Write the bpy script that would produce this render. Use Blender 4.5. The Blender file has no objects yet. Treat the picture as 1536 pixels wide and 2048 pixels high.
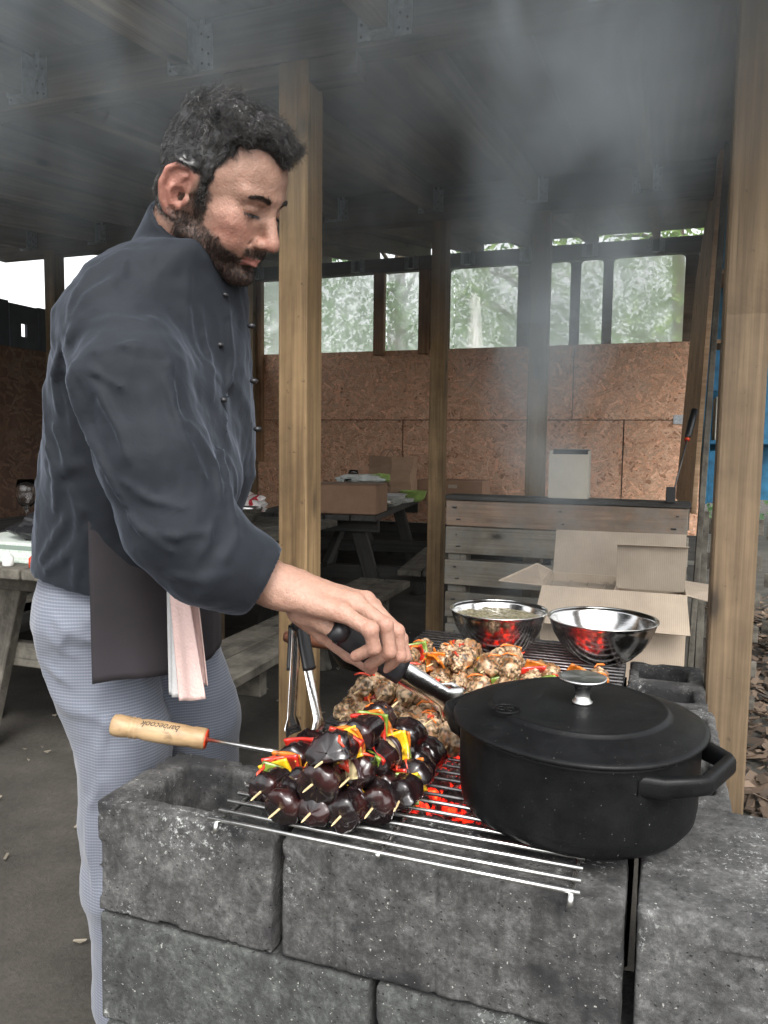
import bpy, bmesh, math, random
import numpy as np
from mathutils import Vector, Matrix, noise as mnoise
random.seed(7); rng = np.random.default_rng(11)
S = bpy.context.scene
col = S.collection
R_ = math.radians

# ------------------------------------------------------------------ camera, sky, sun, exposure
EXPO = 1.45
CAMZ = 1.17
_th, _p, _r = R_(19.8), R_(5.0), R_(0.7)
_F = np.array([-math.sin(_th)*math.cos(_p), math.cos(_th)*math.cos(_p), -math.sin(_p)])
_R = np.array([math.cos(_th), math.sin(_th), 0.0]); _U = np.cross(_R, _F)
_R, _U = _R*math.cos(_r)+_U*math.sin(_r), _U*math.cos(_r)-_R*math.sin(_r)
_C = np.array([0, 0, CAMZ]); _f = 1539.0
cam = bpy.data.cameras.new('camera'); camo = bpy.data.objects.new('camera', cam); col.objects.link(camo)
cam.sensor_fit = 'VERTICAL'; cam.sensor_height = 24; cam.lens = _f/2048*24
cam.clip_start = 0.02; cam.clip_end = 500
camo.matrix_world = Matrix(((_R[0], _U[0], -_F[0], 0), (_R[1], _U[1], -_F[1], 0), (_R[2], _U[2], -_F[2], CAMZ), (0, 0, 0, 1)))
S.camera = camo
S.view_settings.view_transform = 'Standard'; S.view_settings.look = 'None'
S.view_settings.exposure = EXPO; S.view_settings.gamma = 1; S.view_settings.use_curve_mapping = False
W = bpy.data.worlds.new('World'); S.world = W; W.use_nodes = True
nt = W.node_tree; nt.nodes.clear()
sk = nt.nodes.new('ShaderNodeTexSky'); sk.sky_type = 'NISHITA'; sk.sun_disc = False
sk.sun_elevation = R_(48); sk.sun_rotation = R_(150); sk.air_density = 1.2; sk.dust_density = 3.5
hs = nt.nodes.new('ShaderNodeHueSaturation'); hs.inputs['Saturation'].default_value = 0.12
bg = nt.nodes.new('ShaderNodeBackground'); bg.inputs['Strength'].default_value = 0.15
ow = nt.nodes.new('ShaderNodeOutputWorld')
nt.links.new(sk.outputs[0], hs.inputs['Color']); nt.links.new(hs.outputs[0], bg.inputs[0]); nt.links.new(bg.outputs[0], ow.inputs[0])
sl = bpy.data.lights.new('sun', 'SUN'); sl.energy = .8; sl.angle = R_(25); sl.color = (1, .96, .9)
so = bpy.data.objects.new('sun', sl); col.objects.link(so)
# towards the sun: sun_rotation is measured from +Y clockwise
_sd = Vector((math.sin(R_(150))*math.cos(R_(48)), math.cos(R_(150))*math.cos(R_(48)), math.sin(R_(48))))
S.cycles.volume_step_rate = 4; S.cycles.volume_max_steps = 48
so.rotation_euler = _sd.to_track_quat('Z', 'Y').to_euler(); so.location = (3, -3, 6)

# ------------------------------------------------------------------ helpers
def ray(x, y): return _F+(x-768)/_f*_R-(y-1024)/_f*_U
def atz(x, y, z): d = ray(x, y); return _C+(z-CAMZ)/d[2]*d
def atY(x, y, Y): d = ray(x, y); return _C+Y/d[1]*d
def atX(x, y, X): d = ray(x, y); return _C+X/d[0]*d
def atd(x, y, t): return _C+t*ray(x, y)

def tag(o, label=None, cat=None, group=None, kind=None):
    if label: o['label'] = label
    if cat: o['category'] = cat
    if group: o['group'] = group
    if kind: o['kind'] = kind
    return o
def empty(name, loc, label=None, cat=None, group=None, rz=0):
    o = bpy.data.objects.new(name, None); o.location = loc; o.rotation_euler = (0, 0, rz); o.empty_display_size = .05
    col.objects.link(o); return tag(o, label, cat, group)
def wloc(p):
    M = Matrix()
    while p is not None: M = p.matrix_basis @ M; p = p.parent
    return M
def link(name, me, parent=None, M=None):
    """M is the world matrix"""
    o = bpy.data.objects.new(name, me); col.objects.link(o)
    M = M or Matrix()
    if parent is not None:
        o.parent = parent; M = wloc(parent).inverted() @ M
    o.matrix_basis = M
    return o
def smooth(me, on=True):
    me.polygons.foreach_set('use_smooth', [on]*len(me.polygons))
def mk(name, verts, faces, mat, parent=None, sm=False, origin=None, cols=None):
    verts = np.asarray(verts, float).reshape(-1, 3)
    o0 = np.array(origin if origin is not None else [verts[:, 0].mean(), verts[:, 1].mean(), verts[:, 2].min()])
    me = bpy.data.meshes.new(name); v = verts-o0
    if isinstance(faces, np.ndarray):
        n = len(faces); k = faces.shape[1]
        me.vertices.add(len(v)); me.vertices.foreach_set('co', v.ravel())
        me.loops.add(n*k); me.loops.foreach_set('vertex_index', faces.ravel().astype(np.int32))
        me.polygons.add(n); me.polygons.foreach_set('loop_start', np.arange(0, n*k, k, dtype=np.int32))
        me.polygons.foreach_set('loop_total', np.full(n, k, dtype=np.int32)); me.update(calc_edges=True); me.validate()
    else:
        me.from_pydata(v.tolist(), [], faces); me.update()
    for m in (mat if isinstance(mat, (list, tuple)) else [mat]): me.materials.append(m)
    if cols is not None:
        a = me.color_attributes.new('Col', 'FLOAT_COLOR', 'POINT')
        c = np.ones((len(v), 4)); c[:, :3] = cols; a.data.foreach_set('color', c.ravel())
    smooth(me, sm)
    return link(name, me, parent, Matrix.Translation(Vector(o0)))
def bm_to(name, bm, mat, parent=None, M=None, sm=False):
    me = bpy.data.meshes.new(name); bm.to_mesh(me); bm.free()
    for m in (mat if isinstance(mat, (list, tuple)) else [mat]): me.materials.append(m)
    smooth(me, sm); return link(name, me, parent, M)
def frame_from(p0, p1, up=(0, 0, 1)):
    p0 = Vector(p0); p1 = Vector(p1); x = (p1-p0).normalized(); up = Vector(up)
    if abs(x.dot(up)) > .98: up = Vector((0, 1, 0))
    y = up.cross(x).normalized(); z = x.cross(y)
    M = Matrix.Identity(4)
    for i in range(3): M[i][0] = x[i]; M[i][1] = y[i]; M[i][2] = z[i]; M[i][3] = p0[i]
    return M, (p1-p0).length
def boxbm(L, w, h, bev=.002, cx=False):
    bm = bmesh.new()
    r = bmesh.ops.create_cube(bm, size=1)
    for v in bm.verts:
        v.co = Vector(((v.co.x if cx else v.co.x+.5)*L, v.co.y*w, v.co.z*h))
    if bev > 0:
        bmesh.ops.bevel(bm, geom=bm.edges[:], offset=bev, segments=1, affect='EDGES')
    return bm
def board(name, p0, p1, w, h, mat, parent=None, up=(0, 0, 1), bev=.002):
    """a timber from p0 to p1 (centre line); w across, h along up"""
    M, L = frame_from(p0, p1, up)
    return bm_to(name, boxbm(L, w, h, bev), mat, parent, M)
def boxc(name, c, s, mat, parent=None, rz=0, bev=.002, rot=None):
    M = Matrix.Translation(Vector(c)) @ (rot if rot is not None else Matrix.Rotation(rz, 4, 'Z'))
    return bm_to(name, boxbm(s[0], s[1], s[2], bev, True), mat, parent, M)
def box2(name, a, b, mat, parent=None, bev=.002):
    c = [(a[i]+b[i])/2 for i in range(3)]; s = [abs(b[i]-a[i]) for i in range(3)]
    return boxc(name, c, s, mat, parent, 0, bev)
def tube_data(pts, rad, n=8, caps=True):
    pts = [Vector(p) for p in pts]; m = len(pts)
    rad = rad if isinstance(rad, (list, tuple)) else [rad]*m
    V = []; F = []; prev = None
    for i, p in enumerate(pts):
        t = (pts[min(i+1, m-1)]-pts[max(i-1, 0)]).normalized()
        if prev is None:
            a = Vector((0, 0, 1)) if abs(t.z) < .9 else Vector((1, 0, 0)); u = t.cross(a).normalized()
        else:
            u = (prev-t*prev.dot(t)).normalized()
        prev = u; v = t.cross(u)
        for k in range(n):
            an = 2*math.pi*k/n; V.append(p+(u*math.cos(an)+v*math.sin(an))*rad[i])
    for i in range(m-1):
        for k in range(n):
            F.append((i*n+k, i*n+(k+1) % n, (i+1)*n+(k+1) % n, (i+1)*n+k))
    if caps:
        F.append(tuple(range(n))[::-1]); F.append(tuple((m-1)*n+k for k in range(n)))
    return [tuple(v) for v in V], F
def tube(name, pts, rad, mat, parent=None, n=8, sm=True):
    V, F = tube_data(pts, rad, n); return mk(name, V, F, mat, parent, sm)
def merge(parts):
    V = []; F = []
    for v, f in parts:
        b = len(V); V += list(v); F += [tuple(i+b for i in q) for q in f]
    return V, F
def lathe_data(prof, n=48, sx=1, sy=1, c=(0, 0, 0)):
    V = []; F = []; m = len(prof)
    for r, z in prof:
        for k in range(n):
            a = 2*math.pi*k/n; V.append((c[0]+r*sx*math.cos(a), c[1]+r*sy*math.sin(a), c[2]+z))
    for i in range(m-1):
        for k in range(n): F.append((i*n+k, i*n+(k+1) % n, (i+1)*n+(k+1) % n, (i+1)*n+k))
    return V, F
def copy_tree(o, parent=None):
    c = o.copy(); col.objects.link(c); c.parent = parent
    for ch in [x for x in KIDS.get(o.name, [])]: pass
    for ch in list(o.children): copy_tree(ch, c)
    return c
KIDS = {}

# ---- numpy noise and signed distance modelling
def _hash(i, j, k, s):
    h = (i*374761393+j*668265263+k*2147483647+s*1274126177) & 0xffffffff
    h = ((h ^ (h >> 13))*1274126177) & 0xffffffff
    return ((h ^ (h >> 16)) & 0xffff)/65535.0*2-1
def vnoise(P, sc, seed=0):
    q = P*sc; i = np.floor(q).astype(np.int64); f = q-i; f = f*f*(3-2*f)
    o = 0
    for a in (0, 1):
        for b in (0, 1):
            for c in (0, 1):
                w = (f[..., 0] if a else 1-f[..., 0])*(f[..., 1] if b else 1-f[..., 1])*(f[..., 2] if c else 1-f[..., 2])
                o = o+w*_hash(i[..., 0]+a, i[..., 1]+b, i[..., 2]+c, seed)
    return o
def fbm(P, sc, seed=0, oct=3):
    o = 0; a = 1
    for k in range(oct): o = o+a*vnoise(P, sc*2**k, seed+k*7); a *= .5
    return o
def smin(a, b, k):
    h = np.clip(.5+.5*(b-a)/k, 0, 1); return b*(1-h)+a*h-k*h*(1-h)
def smax(a, b, k): return -smin(-a, -b, k)
def s_ell(P, c, r, rot=None):
    q = P-np.array(c)
    if rot is not None: q = q @ rot
    r = np.array(r); k0 = np.linalg.norm(q/r, axis=-1); k1 = np.linalg.norm(q/(r*r), axis=-1)
    return k0*(k0-1)/np.maximum(k1, 1e-9)
def s_cap(P, a, b, ra, rb):
    a = np.array(a, float); b = np.array(b, float); ab = b-a
    t = np.clip(((P-a) @ ab)/(ab @ ab), 0, 1)
    return np.linalg.norm(P-(a+t[..., None]*ab), axis=-1)-(ra+(rb-ra)*t)
def s_chain(P, pts, rad, k=.0):
    d = None
    for i in range(len(pts)-1):
        e = s_cap(P, pts[i], pts[i+1], rad[i], rad[i+1])
        d = e if d is None else (np.minimum(d, e) if k == 0 else smin(d, e, k))
    return d
def s_box(P, c, h, r=.0):
    q = np.abs(P-np.array(c))-(np.array(h)-r)
    return np.linalg.norm(np.maximum(q, 0), axis=-1)+np.minimum(q.max(-1), 0)-r
def grid(lo, hi, res):
    lo = np.array(lo, float); n = np.ceil((np.array(hi)-lo)/res).astype(int)+1
    ax = [lo[i]+res*np.arange(n[i]) for i in range(3)]
    return np.stack(np.meshgrid(*ax, indexing='ij'), -1), lo, res
def nets(D, lo, res):
    """naive surface nets: returns vertices, quads"""
    s = D < 0; nx, ny, nz = D.shape
    c = [s[i:nx-1+i, j:ny-1+j, k:nz-1+k] for i in (0, 1) for j in (0, 1) for k in (0, 1)]
    cnt = sum(x.astype(np.int8) for x in c); act = (cnt > 0) & (cnt < 8)
    idx = -np.ones(act.shape, np.int64); A = np.argwhere(act); idx[act] = np.arange(len(A))
    acc = np.zeros((len(A), 3)); num = np.zeros(len(A))
    offs = [(i, j, k) for i in (0, 1) for j in (0, 1) for k in (0, 1)]
    for a in range(8):
        for b in range(a+1, 8):
            oa, ob = np.array(offs[a]), np.array(offs[b])
            if np.abs(oa-ob).sum() != 1: continue
            da = D[A[:, 0]+oa[0], A[:, 1]+oa[1], A[:, 2]+oa[2]]; db = D[A[:, 0]+ob[0], A[:, 1]+ob[1], A[:, 2]+ob[2]]
            m = (da < 0) != (db < 0); t = np.where(m, da/np.where(m, da-db, 1), 0)
            acc[m] += (oa+(ob-oa)*t[:, None])[m]; num[m] += 1
    V = lo+(A+acc/num[:, None])*res
    Q = []
    for ax in range(3):
        sl0 = [slice(None)]*3; sl1 = [slice(None)]*3; sl0[ax] = slice(0, -1); sl1[ax] = slice(1, None)
        a = s[tuple(sl0)]; b = s[tuple(sl1)]; E = np.argwhere(a != b)
        u, v = (ax+1) % 3, (ax+2) % 3
        ok = (E[:, u] > 0) & (E[:, v] > 0) & (E[:, u] < D.shape[u]-1) & (E[:, v] < D.shape[v]-1); E = E[ok]
        def g(du, dv):
            q = E.copy(); q[:, u] -= du; q[:, v] -= dv; return idx[q[:, 0], q[:, 1], q[:, 2]]
        q = np.stack([g(1, 1), g(0, 1), g(0, 0), g(1, 0)], 1)
        fl = ~s[E[:, 0], E[:, 1], E[:, 2]]; q[fl] = q[fl][:, ::-1]; Q.append(q)
    return V, np.concatenate(Q).astype(np.int64)
def sdf_mesh(fn, lo, hi, res, k=4):
    """two levels: a coarse pass finds the cells near the surface, only those are sampled finely"""
    lo = np.array(lo, float); n = np.ceil((np.array(hi)-lo)/(res*k)).astype(int)
    P, l, r = grid(lo, lo+n*res*k-res*k*.5, res*k); Dc = fn(P.reshape(-1, 3)).reshape(P.shape[:-1]); n = np.array(Dc.shape)-1
    near = np.abs(Dc) < res*k*2.0; cell = np.zeros(n, bool)
    for a in (0, 1):
        for b in (0, 1):
            for c in (0, 1): cell |= near[a:n[0]+a, b:n[1]+b, c:n[2]+c]
    sg = np.where(Dc < 0, -1., 1.)[:-1, :-1, :-1]
    D = np.repeat(np.repeat(np.repeat(sg, k, 0), k, 1), k, 2); m = np.repeat(np.repeat(np.repeat(cell, k, 0), k, 1), k, 2)
    I = np.argwhere(m); D[m] = np.concatenate([fn(lo+I[i:i+200000]*res) for i in range(0, len(I), 200000)]) if len(I) else []
    return nets(D, lo, res)

# ------------------------------------------------------------------ materials
def newmat(name):
    m = bpy.data.materials.new(name); m.use_nodes = True; t = m.node_tree; b = t.nodes['Principled BSDF']; return m, t, b
def N(t, ty, **kw):
    n = t.nodes.new(ty)
    for k, v in kw.items():
        if k in n.inputs: n.inputs[k].default_value = v
        else: setattr(n, k, v)
    return n
def L(t, a, b): t.links.new(a, b)
def ramp(t, fac, stops):
    r = t.nodes.new('ShaderNodeValToRGB'); e = r.color_ramp.elements
    while len(e) < len(stops): e.new(.5)
    for i, (p, c) in enumerate(stops):
        e[i].position = p; e[i].color = (*c, 1) if len(c) == 3 else c
    L(t, fac, r.inputs[0]); return r.outputs[0]
def coords(t, scale=(1, 1, 1), rnd=True, kind='Object'):
    tc = N(t, 'ShaderNodeTexCoord'); out = tc.outputs[kind]
    if rnd:
        oi = N(t, 'ShaderNodeObjectInfo'); mu = N(t, 'ShaderNodeMath', operation='MULTIPLY'); L(t, oi.outputs['Random'], mu.inputs[0]); mu.inputs[1].default_value = 37.
        ad = N(t, 'ShaderNodeVectorMath', operation='ADD'); L(t, out, ad.inputs[0]); L(t, mu.outputs[0], ad.inputs[1]); out = ad.outputs[0]
    mp = N(t, 'ShaderNodeMapping'); mp.inputs['Scale'].default_value = scale; L(t, out, mp.inputs[0]); return mp.outputs[0]
def noise(t, vec, scale, detail=5, rough=.55, dist=0):
    n = N(t, 'ShaderNodeTexNoise'); n.inputs['Scale'].default_value = scale; n.inputs['Detail'].default_value = detail
    n.inputs['Roughness'].default_value = rough; n.inputs['Distortion'].default_value = dist; L(t, vec, n.inputs['Vector']); return n.outputs['Fac']
def mixc(t, fac, a, b, mode='MIX'):
    m = N(t, 'ShaderNodeMix', data_type='RGBA', blend_type=mode)
    if isinstance(fac, (int, float)): m.inputs[0].default_value = fac
    else: L(t, fac, m.inputs[0])
    for i, x in ((6, a), (7, b)):
        if isinstance(x, tuple): m.inputs[i].default_value = (*x, 1)
        else: L(t, x, m.inputs[i])
    return m.outputs[2]
def bump(t, b, h, dist=.003, st=.6):
    n = N(t, 'ShaderNodeBump'); n.inputs['Distance'].default_value = dist; n.inputs['Strength'].default_value = st
    L(t, h, n.inputs['Height']); L(t, n.outputs[0], b.inputs['Normal']); return n
def plain(name, c, rough=.6, metal=0, spec=.5, var=.0, vs=40, bd=0, bs=60):
    m, t, b = newmat(name); b.inputs['Base Color'].default_value = (*c, 1); b.inputs['Roughness'].default_value = rough
    b.inputs['Metallic'].default_value = metal; b.inputs['Specular IOR Level'].default_value = spec
    if var or bd:
        v = coords(t)
        if var:
            f = noise(t, v, vs); L(t, ramp(t, f, [(.3, tuple(x*(1-var) for x in c)), (.7, tuple(min(1, x*(1+var)) for x in c))]), b.inputs['Base Color'])
        if bd: bump(t, b, noise(t, v, bs, 4), bd)
    return m
def wood(name, dark, light, sc=1., rough=.75, weather=None, axis=0, speck=.25):
    m, t, b = newmat(name); s = [14*sc]*3; s[axis] = .7*sc
    v = coords(t, tuple(s)); f = noise(t, v, 2.2, 8, .6, .8)
    s2 = [150*sc]*3; s2[axis] = 3*sc
    v2 = coords(t, tuple(s2)); f2 = noise(t, v2, 1.0, 4, .6)
    mid = tuple((a+c)/2 for a, c in zip(dark, light))
    c1 = ramp(t, f, [(.28, dark), (.5, mid), (.7, light)])
    c2 = ramp(t, f2, [(.3, (.62, .6, .58)), (.6, (1, 1, 1))])
    o = mixc(t, .8, c1, c2, 'MULTIPLY')
    v3 = coords(t, (1, 1, 1)); f3 = noise(t, v3, 9, 6, .7)
    if weather: o = mixc(t, ramp(t, f3, [(.42, (0, 0, 0)), (.62, (1, 1, 1))]), o, weather)
    # knots: sparse dark ovals with a halo, drying checks along the grain
    sk_ = [8.0*sc]*3; sk_[axis] = 3.4*sc; v5 = coords(t, tuple(sk_)); kv = N(t, 'ShaderNodeTexVoronoi'); kv.inputs['Scale'].default_value = 1.; L(t, v5, kv.inputs['Vector'])
    o = mixc(t, ramp(t, kv.outputs['Distance'], [(.05, (.9,)*3), (.11, (.35,)*3), (.17, (0, 0, 0))]), o, tuple(x*.28 for x in dark))
    s6 = [60*sc]*3; s6[axis] = 1.3*sc; f6 = noise(t, coords(t, tuple(s6)), 1.6, 3, .5)
    o = mixc(t, ramp(t, f6, [(.66, (0, 0, 0)), (.72, (.55,)*3)]), o, tuple(x*.3 for x in dark))
    f7 = noise(t, coords(t, (2, 2, 2)), 1.3, 5, .65); o = mixc(t, .85, o, ramp(t, f7, [(.34, (.52, .5, .47)), (.56, (1.0, 1, 1)), (.75, (1.12, 1.1, 1.05))]), 'MULTIPLY')
    f4 = noise(t, v3, 55, 3, .6)
    o = mixc(t, ramp(t, f4, [(.66, (0, 0, 0)), (.74, (speck,)*3)]), o, tuple(x*.25 for x in dark))
    L(t, o, b.inputs['Base Color']); b.inputs['Roughness'].default_value = rough
    bump(t, b, f2, .0015, .5); return m
M_post = wood('post_wood', (.15, .092, .04), (.37, .245, .12), 1, .7, None, 0, .6)
M_post3 = wood('post_wood_brown', (.10, .067, .036), (.22, .155, .09), 1, .75, None, 0, .5)
M_post2 = wood('post_wood_grey', (.14, .10, .055), (.30, .22, .13), 1, .75, None, 0, .3)
M_beam = wood('beam_wood', (.10, .085, .07), (.23, .19, .155), 1, .8)
M_raft = wood('rafter_wood', (.16, .135, .11), (.36, .30, .24), 1, .8)
M_stud = wood('stud_wood', (.26, .14, .075), (.42, .26, .15), 1, .75)
M_grey = wood('weathered_wood', (.04, .036, .03), (.13, .118, .097), 1, .85, (.17, .157, .13))
M_pallet = wood('pallet_wood', (.13, .115, .09), (.29, .26, .21), 1, .85, (.19, .185, .165))
M_palletr = wood('pallet_wood_reddish', (.17, .12, .085), (.36, .25, .18), 1, .85, (.22, .19, .16))
M_dark = wood('stained_wood', (.022, .022, .022), (.07, .068, .062), 1, .7)
M_roof = wood('roof_ply', (.15, .12, .105), (.27, .225, .195), .35, .85)
M_galv = plain('galvanised_steel', (.55, .58, .6), .38, .85, var=.25, vs=60)
M_screw = plain('screw_steel', (.12, .12, .12), .5, .8)
M_blue = plain('blue_paint', (.014, .13, .24), .5, var=.35, vs=25, bd=.001)
M_black = plain('black_plastic', (.014, .014, .016), .42)

# ------------------------------------------------------------------ ground
def ground():
    # one sheet: finely divided near the camera, coarse out to the horizon
    xs = np.concatenate([[-120, -40, -15, -8], np.arange(-5, 4.01, .06), [6, 12, 40, 120]])
    ys = np.concatenate([[-60, -20, -6, -2], np.arange(-.5, 9.01, .06), [12, 20, 40, 120]])
    X, Y = np.meshgrid(xs, ys, indexing='ij'); P = np.stack([X, Y, X*0], -1)
    Z = .012*fbm(P, 2.2, 3)+.006*fbm(P, 11, 5)
    Z = Z+np.where(X > .3, .02*fbm(P, 7, 9), 0)
    V = np.stack([X, Y, Z], -1).reshape(-1, 3); nx, ny = X.shape
    i = np.arange(nx*ny).reshape(nx, ny)
    Fq = np.stack([i[:-1, :-1], i[1:, :-1], i[1:, 1:], i[:-1, 1:]], -1).reshape(-1, 4)
    m, t, b = newmat('packed_earth'); v = coords(t, (1, 1, 1), False)
    f = noise(t, v, 3.2, 8, .65); g = noise(t, v, 60, 5, .7)
    o = ramp(t, f, [(.3, (.034, .030, .025)), (.55, (.062, .056, .047)), (.75, (.095, .087, .073))])
    o = mixc(t, .55, o, ramp(t, g, [(.3, (.5, .5, .5)), (.7, (1.2, 1.2, 1.2))]), 'MULTIPLY')
    L(t, o, b.inputs['Base Color']); b.inputs['Roughness'].default_value = .9; bump(t, b, g, .006, .7)
    tag(mk('ground', V, Fq, m, None, True, (0, 0, 0)), 'packed dark earth floor under the shelter and around the grill', kind='structure')
    # bark mulch beside the right hand post
    V = []; Fm = []; C = []
    for k in range(9000):
        y = rng.uniform(1.2, 6.5); x = rng.uniform(.30, .45+y*.55); z = .005+rng.uniform(0, .035)
        l = rng.uniform(.012, .045); w = l*rng.uniform(.25, .6); a = rng.uniform(0, 6.28); ti = rng.uniform(-.7, .7)
        ca, sa = math.cos(a), math.sin(a); n = len(V)
        for (p, q) in ((-l, -w), (l, -w*.6), (l*.8, w), (-l*.9, w*.7)):
            V.append((x+p*ca-q*sa, y+p*sa+q*ca, z+p*math.sin(ti)*.6+q*.4+.006))
        V.append((x, y, z-.004)); Fm += [(n, n+1, n+2, n+3), (n, n+4, n+1), (n+2, n+4, n+3)]
        s = rng.choice([.5, .8, 1, 1.6]); C += [(.12*s, .085*s, .06*s)]*5
    tag(mk('bark_mulch', V, Fm, M_attr, None, False, (0, 0, 0), C), 'brown bark mulch strewn over the ground outside the right post', kind='stuff')
    # chips and shavings on the floor
    V = []; Fm = []; C = []
    for k in range(170):
        x, y = rng.uniform(-2.6, .1), rng.uniform(1.0, 4.6); l = rng.uniform(.004, .02); w = rng.uniform(.0015, .004); a = rng.uniform(0, 6.28)
        z = .012+float(.012*fbm(np.array([[x, y, 0.]]), 2.2, 3)[0]); ca, sa = math.cos(a), math.sin(a); n = len(V)
        for (p, q, h) in ((-l, -w, 0), (l, -w, .004), (l, w, .005), (-l, w, .001), (0, 0, -.006)): V.append((x+p*ca-q*sa, y+p*sa+q*ca, z+h))
        Fm += [(n, n+1, n+2, n+3), (n, n+4, n+1), (n+1, n+4, n+2), (n+2, n+4, n+3)]; s = rng.uniform(.2, .7); C += [(.5*s, .44*s, .34*s)]*5
    tag(mk('wood_chips', V, Fm, M_attr, None, False, (0, 0, 0), C), 'pale wood chips and dry bits scattered on the dark earth floor', kind='stuff')

def attr_mat(name, rough=.8, bd=0, bs=80, sss=0, spec=.5, coat=0, var=0, vs=60):
    m, t, b = newmat(name); a = N(t, 'ShaderNodeAttribute', attribute_name='Col'); o = a.outputs['Color']; v = coords(t)
    if var: o = mixc(t, 1., o, ramp(t, noise(t, v, vs, 5, .65), [(.3, (1-var,)*3), (.7, (1+var,)*3)]), 'MULTIPLY')
    L(t, o, b.inputs['Base Color']); b.inputs['Roughness'].default_value = rough; b.inputs['Specular IOR Level'].default_value = spec
    if bd: bump(t, b, noise(t, v, bs, 5), bd)
    if sss:
        b.inputs['Subsurface Weight'].default_value = sss; b.inputs['Subsurface Radius'].default_value = (1, .35, .2); b.inputs['Subsurface Scale'].default_value = .006
    if coat: b.inputs['Coat Weight'].default_value = coat; b.inputs['Coat Roughness'].default_value = .15
    return m
M_attr = attr_mat('coloured_bits', .85)
ground()

# ------------------------------------------------------------------ shelter
SH = empty('timber_shelter', (-1, 4, 0), 'open sided timber shelter with dark sloping roof, wooden posts and orange chipboard back wall', 'shelter')
def zc(Y): return 2.38+(.117*(Y-3.6) if Y < 3.6 else .172*(Y-3.6))
XL, XR = -3.66, 1.45
# roof deck: boards side by side
edges = np.arange(XL-.35, XR+.4, 1.22)
for i in range(len(edges)-1):
    a, b_ = edges[i], edges[i+1]-.0008
    for (y0, y1) in ((1.12, 3.5995), (3.600, 6.85)):
        board('roof_panel', ((a+b_)/2, y0, zc(y0)+.009), ((a+b_)/2, y1, zc(y1)+.009), b_-a, .018, M_roof, SH)
# posts
def post(px0, px1, Y, dep, z1, mat=M_post):
    a = atY(px0, 700, Y)[0]; b_ = atY(px1, 700, Y)[0]
    return board('post', ((a+b_)/2, Y+dep/2, -.02), ((a+b_)/2, Y+dep/2, z1), b_-a, dep, mat, SH, (0, 1, 0), .004)
post(556, 613, 1.62, .086, zc(1.62)-.125)
# right post (darker brown wood, nearest)
a_ = atY(1430.6, 1000, 1.60)[0]; b_ = atY(1521, 1000, 1.60)[0]
board('post', ((a_+b_)/2, 1.64, -.02), ((a_+b_)/2, 1.64, zc(1.62)-.125), b_-a_, .08, M_post3, SH, (0, 1, 0), .004)
post(860, 889, 3.60, .075, zc(3.6)-.15, M_post)
post(1057, 1094, 3.60, .075, zc(3.6)-.15, M_post2)
for (x, Y) in ((-2.3, 3.6), (-3.36, 3.6), (1.2, 3.6), (-3.57, 6.25), (-3.45, 1.62), (-2.35, 1.62)):
    if x == -2.35: continue
    board('post', (x, Y+.04, -.02), (x, Y+.04, zc(Y)-.12), .08, .08, M_post2, SH, (0, 1, 0), .004)
# beams
board('beam', (XL-.1, 1.655, zc(1.65)-.065), (XR, 1.655, zc(1.65)-.065), .07, .125, M_beam, SH)
board('beam', (XL-.1, 3.64, zc(3.6)-.075), (XR, 3.64, zc(3.6)-.075), .075, .15, M_beam, SH)
board('beam', (XL-.1, 6.34, 2.69), (XR, 6.34, 2.69), .08, .115, M_beam, SH)
# doubled plank under the near beam by the post
board('beam', (-.99, 1.655, zc(1.65)-.152), (-.66, 1.655, zc(1.65)-.152), .06, .045, M_beam, SH)
# rafters
rx = [-.11+.485*k for k in range(-7, 4)]
for x in rx:
    board('rafter', (x, 1.14, zc(1.14)-.055), (x, 1.617, zc(1.617)-.055), .045, .10, M_raft, SH)
    board('rafter', (x, 1.693, zc(1.693)-.055), (x, 3.60, zc(3.6)-.055), .045, .10, M_raft, SH)
    board('rafter', (x, 3.68, zc(3.68)-.055), (x, 6.8, zc(6.8)-.055), .045, .10, M_raft, SH)
# joist hangers: two perforated flanges with folded cheeks
def hanger_data(s):
    parts = []
    def bx(a, b_):
        x0, y0, z0 = a; x1, y1, z1 = b_
        v = [(x0, y0, z0), (x1, y0, z0), (x1, y1, z0), (x0, y1, z0), (x0, y0, z1), (x1, y0, z1), (x1, y1, z1), (x0, y1, z1)]
        f = [(0, 3, 2, 1), (4, 5, 6, 7), (0, 1, 5, 4), (1, 2, 6, 5), (2, 3, 7, 6), (3, 0, 4, 7)]; parts.append((v, f))
    for sx in (-1, 1):
        bx((min(sx*.024, sx*.062), -.002, -.10), (max(sx*.024, sx*.062), 0, .0))
        bx((min(sx*.0235, sx*.0255), -.045, -.10), (max(sx*.0235, sx*.0255), -.002, .0))
        bx((min(sx*.030, sx*.042), -.0045, -.045), (max(sx*.030, sx*.042), -.002, .012))
    bx((-.025, -.045, -.1035), (.025, -.002, -.1015))
    V, F = merge(parts); return V, F
hv, hf = hanger_data(1); hme = bpy.data.meshes.new('joist_hanger'); hme.from_pydata(hv, [], hf); hme.materials.append(M_galv)
sv = []
for sx in (-1, 1):
    for (dx, dz) in ((.034, -.02), (.052, -.03), (.036, -.055), (.052, -.066), (.034, -.085), (.053, -.09)):
        v, f = tube_data([(sx*dx, -.0015, dz), (sx*dx, -.0045, dz)], .0032, 6); sv.append((v, f))
sv, sf = merge(sv); sme = bpy.data.meshes.new('hole_studs'); sme.from_pydata(sv, [], sf); sme.materials.append(M_screw)  # dark studs stand in for the shaded holes punched in the flanges
def hanger(x, y, z, flip=False):
    M = Matrix.Translation((x, y, z)) @ (Matrix.Rotation(math.pi, 4, 'Z') if flip else Matrix())
    h = link('joist_hanger', hme, SH, M); q = link('hole_studs', sme, h, M); q['kind'] = 'stuff'
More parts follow.
